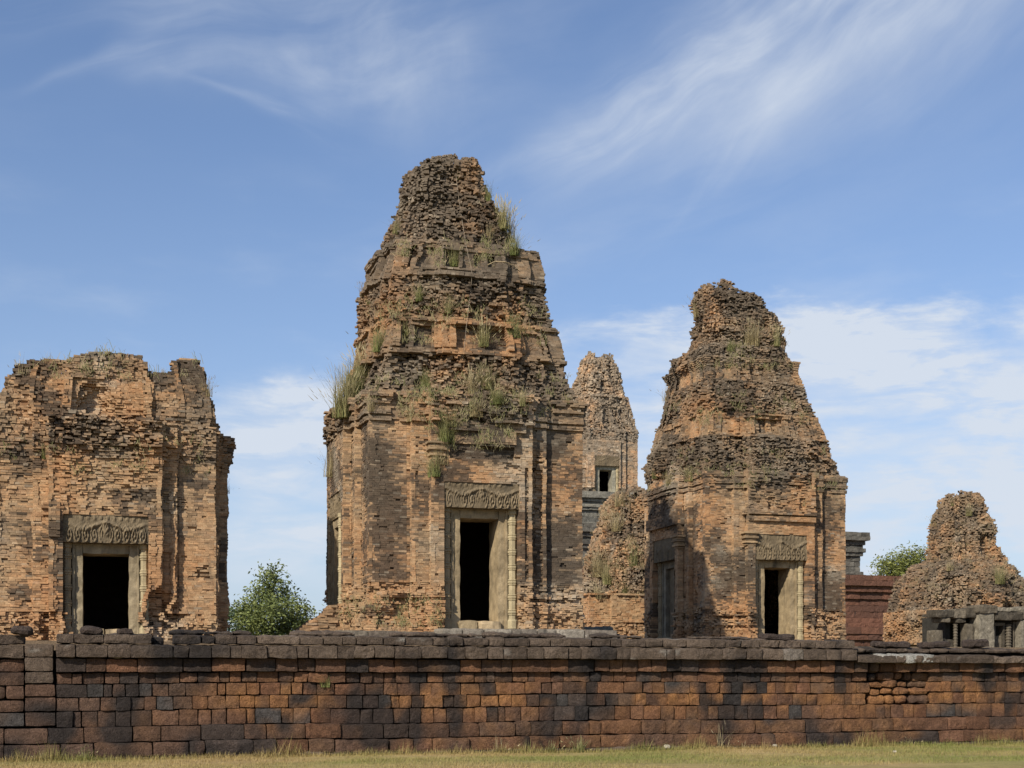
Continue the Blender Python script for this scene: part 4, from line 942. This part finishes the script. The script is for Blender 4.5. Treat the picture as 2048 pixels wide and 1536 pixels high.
GREEN = ((.13, .16, .05), (.24, .25, .085), (.38, .33, .17)); STRAW = ((.30, .24, .12), (.38, .31, .16), (.46, .38, .23)); MIX = ((.17, .19, .065), (.32, .27, .12), (.44, .37, .21))
protos = {}
def tuft(tower_tree, px, py, hpx, kind, label, n=70, spread=.5, place='on the tallest tower', out=0.):
    p = P(px, py, 1.0); d = (p - Vector((0, 0, EYE))).normalized(); hit = tower_tree.ray_cast(Vector((0, 0, EYE)), d)
    if hit[0] is None:
        for sx in (3, -3, 6, -6, 10, -10, 15, -15, 22, -22, 30, -30):
            q = P(px + sx, py, 1.0); d = (q - Vector((0, 0, EYE))).normalized(); hit = tower_tree.ray_cast(Vector((0, 0, EYE)), d)
            if hit[0] is not None: break
        else:
            print('tuft missed', label); return
    h = hpx * 1.05 / F * hit[0].y; n = int(n * 2.6); k = (kind, n, round(spread, 1)); cols = {'green': GREEN, 'straw': STRAW, 'mix': MIX}[kind]
    if k not in protos: protos[k] = tuft_mesh(hash((n, kind == 'green', kind == 'mix', spread)) % 1000, n, 1.0, spread, cols, .35 if kind != 'green' else .2).build('grass_tuft', M_GRASS); o = protos[k]
    else: o = protos[k].copy(); C.objects.link(o)
    o.location = hit[0] + Vector((0, .03 - out, 0)); o.scale = (h, h, h); o.rotation_euler = (0, 0, px * 1.7)
    tag(o, label, 'grass', 'grass tufts ' + place)
B1, B2, B3, B4, B6 = t1.tree(), t2.tree(), t3.tree(), t4.tree(), t6.tree()
for a in [(690, 830, 95, 'mix', 'big pale plumed grass clump on the left shoulder of the tallest tower', 170, .34), (710, 790, 70, 'green', 'green grass clump above the pale plumes on the left shoulder of the tallest tower', 150, .4),
          (722, 750, 60, 'mix', 'uppermost clump of the grass on the left shoulder of the tallest tower', 110, .5), (664, 950, 60, 'straw', 'wispy straw grass on the left porch corner of the tallest tower', 60, .35),
          (760, 700, 55, 'green', 'grass tuft on the left end of the ledge above the lower tier', 90, .5), (806, 668, 60, 'mix', 'yellow-green tuft below the upper tier, left of the middle', 90, .5),
          (838, 600, 36, 'green', 'bright green tuft on the upper ledge at the second niche', 80, .6), (897, 625, 36, 'mix', 'small tuft below the upper ledge near the cable', 60, .5),
          (905, 530, 45, 'green', 'lone green tuft in the middle of the spire foot', 80, .6), (916, 358, 16, 'green', 'tiny yellow tuft near the very top of the spire', 50, .7),
          (972, 400, 34, 'green', 'green tuft on the right rim just below the summit', 90, .4), (1003, 455, 60, 'mix', 'feathery grass on the right edge of the spire, upper clump', 110, .3), (1018, 480, 60, 'straw', 'feathery grass on the right edge of the spire, middle clump', 100, .3), (1030, 508, 48, 'green', 'green clump at the foot of the right edge of the spire', 100, .4),
          (980, 475, 34, 'straw', 'dry straw tuft on the right half of the spire', 60, .4), (795, 465, 36, 'mix', 'grass on the left edge of the spire', 60, .4),
          (728, 590, 30, 'straw', 'straw wisps on the left corner of the upper tier', 40, .5), (964, 690, 55, 'mix', 'grass tuft over the false door of the lower tier', 90, .5), (1026, 672, 50, 'green', 'green tuft on the right half of the slope under the upper tier', 100, .5), (1052, 668, 34, 'straw', 'dry wisps beside the green tuft on the right slope', 50, .5),
          (850, 770, 36, 'green', 'low green clump on the ledge of the lower tier, left of the false door', 90, .7), (940, 785, 50, 'straw', 'dry grass at the foot of the false door', 120, .6), (970, 775, 50, 'mix', 'tall seeded grass in front of the false door', 120, .5), (992, 805, 42, 'green', 'bright green patch on the slope below the false door', 110, .7),
          (952, 830, 50, 'straw', 'dry grass hanging over the pediment of the tallest tower', 100, .8), (895, 880, 70, 'green', 'long green grass hanging left of the pediment', 110, .5), (902, 850, 40, 'mix', 'yellowing grass above the hanging green grass', 80, .6),
          (868, 950, 48, 'green', 'dark green tuft on the pilaster capital left of the doorway', 110, .4), (880, 925, 55, 'straw', 'dry stalks behind the green tuft on the pilaster capital', 50, .4), (1045, 810, 34, 'mix', 'small tuft on the right part of the slope above the cornice', 60, .5), (1134, 806, 18, 'green', 'small bright plant on the right edge above the cornice', 60, .9),
          (715, 1212, 16, 'green', 'small dark plant at the foot of the left corner', 60, .8), (820, 840, 40, 'straw', 'dry grass above the left corner cornice', 60, .7), (742, 820, 40, 'straw', 'thin dry grass over the left cornice end', 60, .7), (1000, 850, 40, 'straw', 'straw grass over the right half of the pediment', 80, .8)]:
    tuft(B1, *a)
for a in [(1462, 700, 26, 'green', 'yellow-green tuft on the right tower spire, left of the middle', 80, .6), (1504, 690, 50, 'straw', 'large straw tuft in the middle of the right tower spire', 110, .5), (1550, 690, 40, 'mix', 'tuft on the right edge of the right tower spire', 70, .3), (1385, 632, 46, 'straw', 'pale stalks on the left edge of the right tower summit', 50, .4), (1436, 578, 22, 'straw', 'few stalks on the very tip of the right tower', 30, .6),
          (1312, 955, 26, 'green', 'green plant on the left porch of the right tower', 70, .8), (1380, 960, 34, 'mix', 'grass over the left corner of the right tower', 80, .6), (1340, 965, 30, 'straw', 'dry grass on the left roof slope of the right tower', 60, .6), (1322, 800, 40, 'straw', 'stalks on the left edge of the right tower tier', 20, .4), (1610, 1010, 20, 'straw', 'dry tuft over the right tower pediment', 50, .6)]:
    tuft(B3, *a, place='on the right tower')
for a in [(1200, 1150, 60, 'straw', 'large straw grass clump on the left of the overgrown stump', 150, .5), (1220, 1165, 50, 'mix', 'green-yellow clump beside the straw clump on the stump', 110, .5), (1265, 1130, 46, 'green', 'green tuft at the right of the overgrown stump', 100, .5), (1240, 1010, 36, 'straw', 'dry tuft on the top of the stump', 80, .6), (1232, 1060, 36, 'straw', 'dry tuft below the top of the stump', 70, .6), (1195, 1195, 34, 'straw', 'low dry fringe on the ledge of the stump', 80, .7), (1250, 1185, 34, 'mix', 'mixed grass at the middle ledge of the stump', 70, .7)]:
    tuft(B4, *a, place='on the overgrown stump')
for a in [(2000, 1165, 40, 'mix', 'tall yellow-green clump on the right flank of the cone-shaped tower', 120, .4), (1938, 1030, 22, 'mix', 'small tuft on the upper front of the cone-shaped tower', 70, .5), (1868, 1050, 22, 'straw', 'dry wisps on the left edge of the cone-shaped tower', 40, .5), (1900, 1140, 24, 'straw', 'straw tuft low on the front of the cone-shaped tower', 70, .6), (1905, 1010, 16, 'green', 'tiny tuft near the tip of the cone-shaped tower', 50, .6)]:
    tuft(B6, *a, place='on the cone-shaped tower')
for a in [(40, 745, 46, 'straw', 'thin stalks on the left end of the broken tower top', 12, .5), (95, 722, 26, 'straw', 'few thin stalks on the flat top left of its peak', 10, .4), (195, 706, 24, 'straw', 'single stalks on the highest point of the broken tower', 6, .3), (326, 748, 16, 'straw', 'short dry grass in the dip of the broken tower top', 40, .5), (368, 724, 16, 'straw', 'short stalks on the small stack right of the dip', 16, .6), (412, 790, 40, 'straw', 'pale grass on the right edge of the broken tower', 40, .5), (88, 915, 34, 'green', 'green creeper in the crack left of the broken tower doorway', 60, .7), (462, 985, 26, 'straw', 'straw wisps on the right porch of the broken tower', 20, .7)]:
    tuft(B2, *a, place='on the broken tower')
def sparse_grass(tr, rows, n, label, seed, cols):
    rng = random.Random(seed); vs, fs, cs = [], [], []
    for k in range(n):
        y0, y1, x0, x1 = rng.choice(rows); px, py = rng.uniform(x0, x1), rng.uniform(y0, y1)
        if fbm(px * .02, py * .025, seed, 2) < -.05: continue
        d = (P(px, py, 1.0) - Vector((0, 0, EYE))).normalized(); h = tr.ray_cast(Vector((0, 0, EYE)), d)
        if h[0] is None: continue
        for j in range(rng.randint(4, 11)):
            a = rng.uniform(0, 6.283); ln = rng.uniform(.1, .42); o = h[0] + Vector((rng.gauss(0, .08), rng.gauss(0, .04), rng.gauss(0, .03))); c = mixc(cols[0], cols[2], rng.random()); i = len(vs); hang = rng.uniform(-.5, 1.0)
            e = Vector((math.cos(a) * ln * .6, -abs(math.sin(a)) * ln * .45, ln * hang)); m_ = Vector((0, 0, ln * .28)) + e * .5; w = Vector((.006, 0, 0))
            vs += [o - w, o + w, o + m_ + w * .8, o + m_ - w * .8, o + e]; cs += [c] * 5; fs += [(i, i + 1, i + 2, i + 3), (i + 3, i + 2, i + 4)]
    m = MB(); m.add(vs, fs, cs); tag(m.build('dry_grass', M_GRASS), label, kind='stuff')
sparse_grass(B1, [(605, 690, 725, 1090), (755, 835, 690, 1130), (755, 835, 800, 1010), (840, 900, 860, 1020), (480, 535, 780, 1040), (1195, 1255, 680, 880)], 900, 'sparse dry grass over the slopes of the tallest tower', 3, MIX)
sparse_grass(B3, [(900, 985, 1300, 1680), (690, 740, 1390, 1580), (790, 850, 1330, 1620)], 420, 'sparse dry grass over the slopes of the right tower', 4, MIX)
sparse_grass(B4, [(990, 1200, 1185, 1290)], 420, 'sparse straw grass over the overgrown stump', 5, STRAW)
sparse_grass(B6, [(1000, 1240, 1790, 2048)], 380, 'sparse dry grass over the cone-shaped tower', 6, STRAW)
sparse_grass(B2, [(880, 950, 0, 430), (705, 760, 30, 400)], 130, 'sparse dry grass over the ledges of the broken tower', 7, MIX)
def cable():
    pts = []
    for px, py in ((912, 352), (918, 400), (924, 440), (932, 490), (944, 545), (942, 580), (934, 640), (928, 700), (924, 730)):
        d = (P(px, py, 1.0) - Vector((0, 0, EYE))).normalized(); h = B1.ray_cast(Vector((0, 0, EYE)), d)
        if h[0]: pts.append(h[0] - d * .07)
    m = MB(); m.tube(pts, .006, .006, (.26, .21, .15), 5); o = m.build('cable', M_CABLE); tag(o, 'thin pale cable hanging down the front of the tallest tower', 'cable')
cable()
def vine(tr, pts_px, label, r=.018):
    pts = []
    for px, py in pts_px:
        d = (P(px, py, 1.0) - Vector((0, 0, EYE))).normalized(); h = tr.ray_cast(Vector((0, 0, EYE)), d)
        if h[0]: pts.append(h[0] - d * (.05 + .03 * nz(px, py, 0)))
    if len(pts) > 2:
        m = MB(); m.tube(pts, r, r * .6, (.34, .26, .15), 5); tag(m.build('dry_vine', M_BARK), label, 'vine')
vine(B1, [(886, 475), (893, 492), (897, 510), (890, 528)], 'bent dry stem beside the lone tuft on the spire foot')
vine(B1, [(975, 530), (990, 523), (1010, 524), (1030, 532), (1038, 540)], 'dry creeping root over the right corner of the upper tier')
vine(B1, [(938, 650), (950, 662), (957, 680), (962, 694)], 'curved dry stem above the false door')

# ------------------------------------------------------------------ grass at the foot of the wall
def turf():
    rng = random.Random(2); vs, fs, cs = [], [], []
    for k in range(90000):
        t = rng.uniform(-12, 15); y = -.40 - abs(rng.random() ** 1.15) * 5.6; p = WM @ Vector((t, y, 0))
        if fbm(p.x * .45 + 9, p.y * .8, 5, 3) + (rng.random() - .5) * .3 < -.16 and y < -.7: continue
        h = rng.uniform(.02, .055) * (1.0 + .8 * clamp(fbm(p.x * .5, p.y * .8, 2, 2)))
        if k < 9000: y = -.37 - abs(rng.gauss(0, .12)); p = WM @ Vector((t, y, 0)); h *= 1 + 4 * clamp(fbm(t * .9, 3, 6, 3) * 2.2)
        if y > -.65: h *= rng.uniform(1, 2.6)
        a = rng.uniform(0, 6.283); g = clamp(.42 + fbm(p.x * .25, p.y * .4, 3, 3) * 1.4 + p.x * .03 + rng.gauss(0, .2)); c = mixc((.38, .28, .12), (.20, .22, .06), g); w = .006
        z = .05 * fbm(p.x * .3, p.y * .3, 0, 3); i = len(vs); dx, dy = math.cos(a), math.sin(a); ln = rng.uniform(.2, .9) * h
        vs += [Vector((p.x - dy * w, p.y + dx * w, z - .01)), Vector((p.x + dy * w, p.y - dx * w, z - .01)), Vector((p.x + dx * ln, p.y + dy * ln, z + h))]; fs.append((i, i + 1, i + 2)); cs += [c] * 3
    m = MB(); m.add(vs, fs, cs); o = m.build('grass', M_GRASS); tag(o, 'short dry yellow-green grass before the laterite wall', kind='stuff')
turf()
def weed(px, y, h, kind, label, n=40, spread=.5):
    cols = {'green': GREEN, 'straw': STRAW, 'mix': MIX}[kind]
    o = tuft_mesh(px, n, h, spread, cols, .3).build('weed', M_GRASS); p = WM @ Vector((tw(px), y, 0)); o.location = (p.x, p.y, .05); tag(o, label, 'weed', 'weeds at the foot of the wall')
weed(1430, -.42, .62, 'straw', 'tall thin straw stalks at the wall foot below the right tower', 14, .35); weed(1145, -.42, .36, 'green', 'patch of flowering weeds at the wall foot near the middle', 90, .6); weed(1090, -.42, .28, 'green', 'low weeds left of the flowering patch at the wall foot', 60, .7)
weed(990, -.42, .42, 'straw', 'bent dry straw at the wall foot below the tallest tower', 34, .9); weed(170, -.40, .30, 'green', 'small leafy weed at the wall foot under the left doorway', 60, .9); weed(1470, -.42, .24, 'straw', 'curled dry grass beside the tall stalks at the wall foot', 30, 1.0); weed(85, -.42, .22, 'mix', 'low tuft at the far left of the wall foot', 60, .8); weed(1800, -.42, .22, 'mix', 'low tuft at the wall foot under the broken stones', 40, .8)
def wall_fern():
    o = tuft_mesh(4, 40, .34, 1.0, GREEN, 0).build('wall_plant', M_GRASS); p = WM @ Vector((tw(650), -.02, 1.45)); o.location = p; tag(o, 'small dark plant sprouting from a joint of the wall face', 'plant')
wall_fern()
def pebble(px, y, s, label):
    m = MB(); m.stone(-s, s, -s * .7, s * .7, 0, s * 1.2, (.34, .30, .22), None, cell=s * .4, r=s * .5, rough=s * .15, seed=px, back=True); o = m.build('pale_stone', M_GREY); p = WM @ Vector((tw(px), y, .03)); o.location = p; tag(o, label, 'stone')
pebble(1532, -.42, .05, 'small pale stone at the wall foot below the right tower'); pebble(1318, -.44, .07, 'sandy pale stone at the wall foot right of the weeds'); pebble(1632, -3.2, .04, 'tiny white stone lying in the grass')
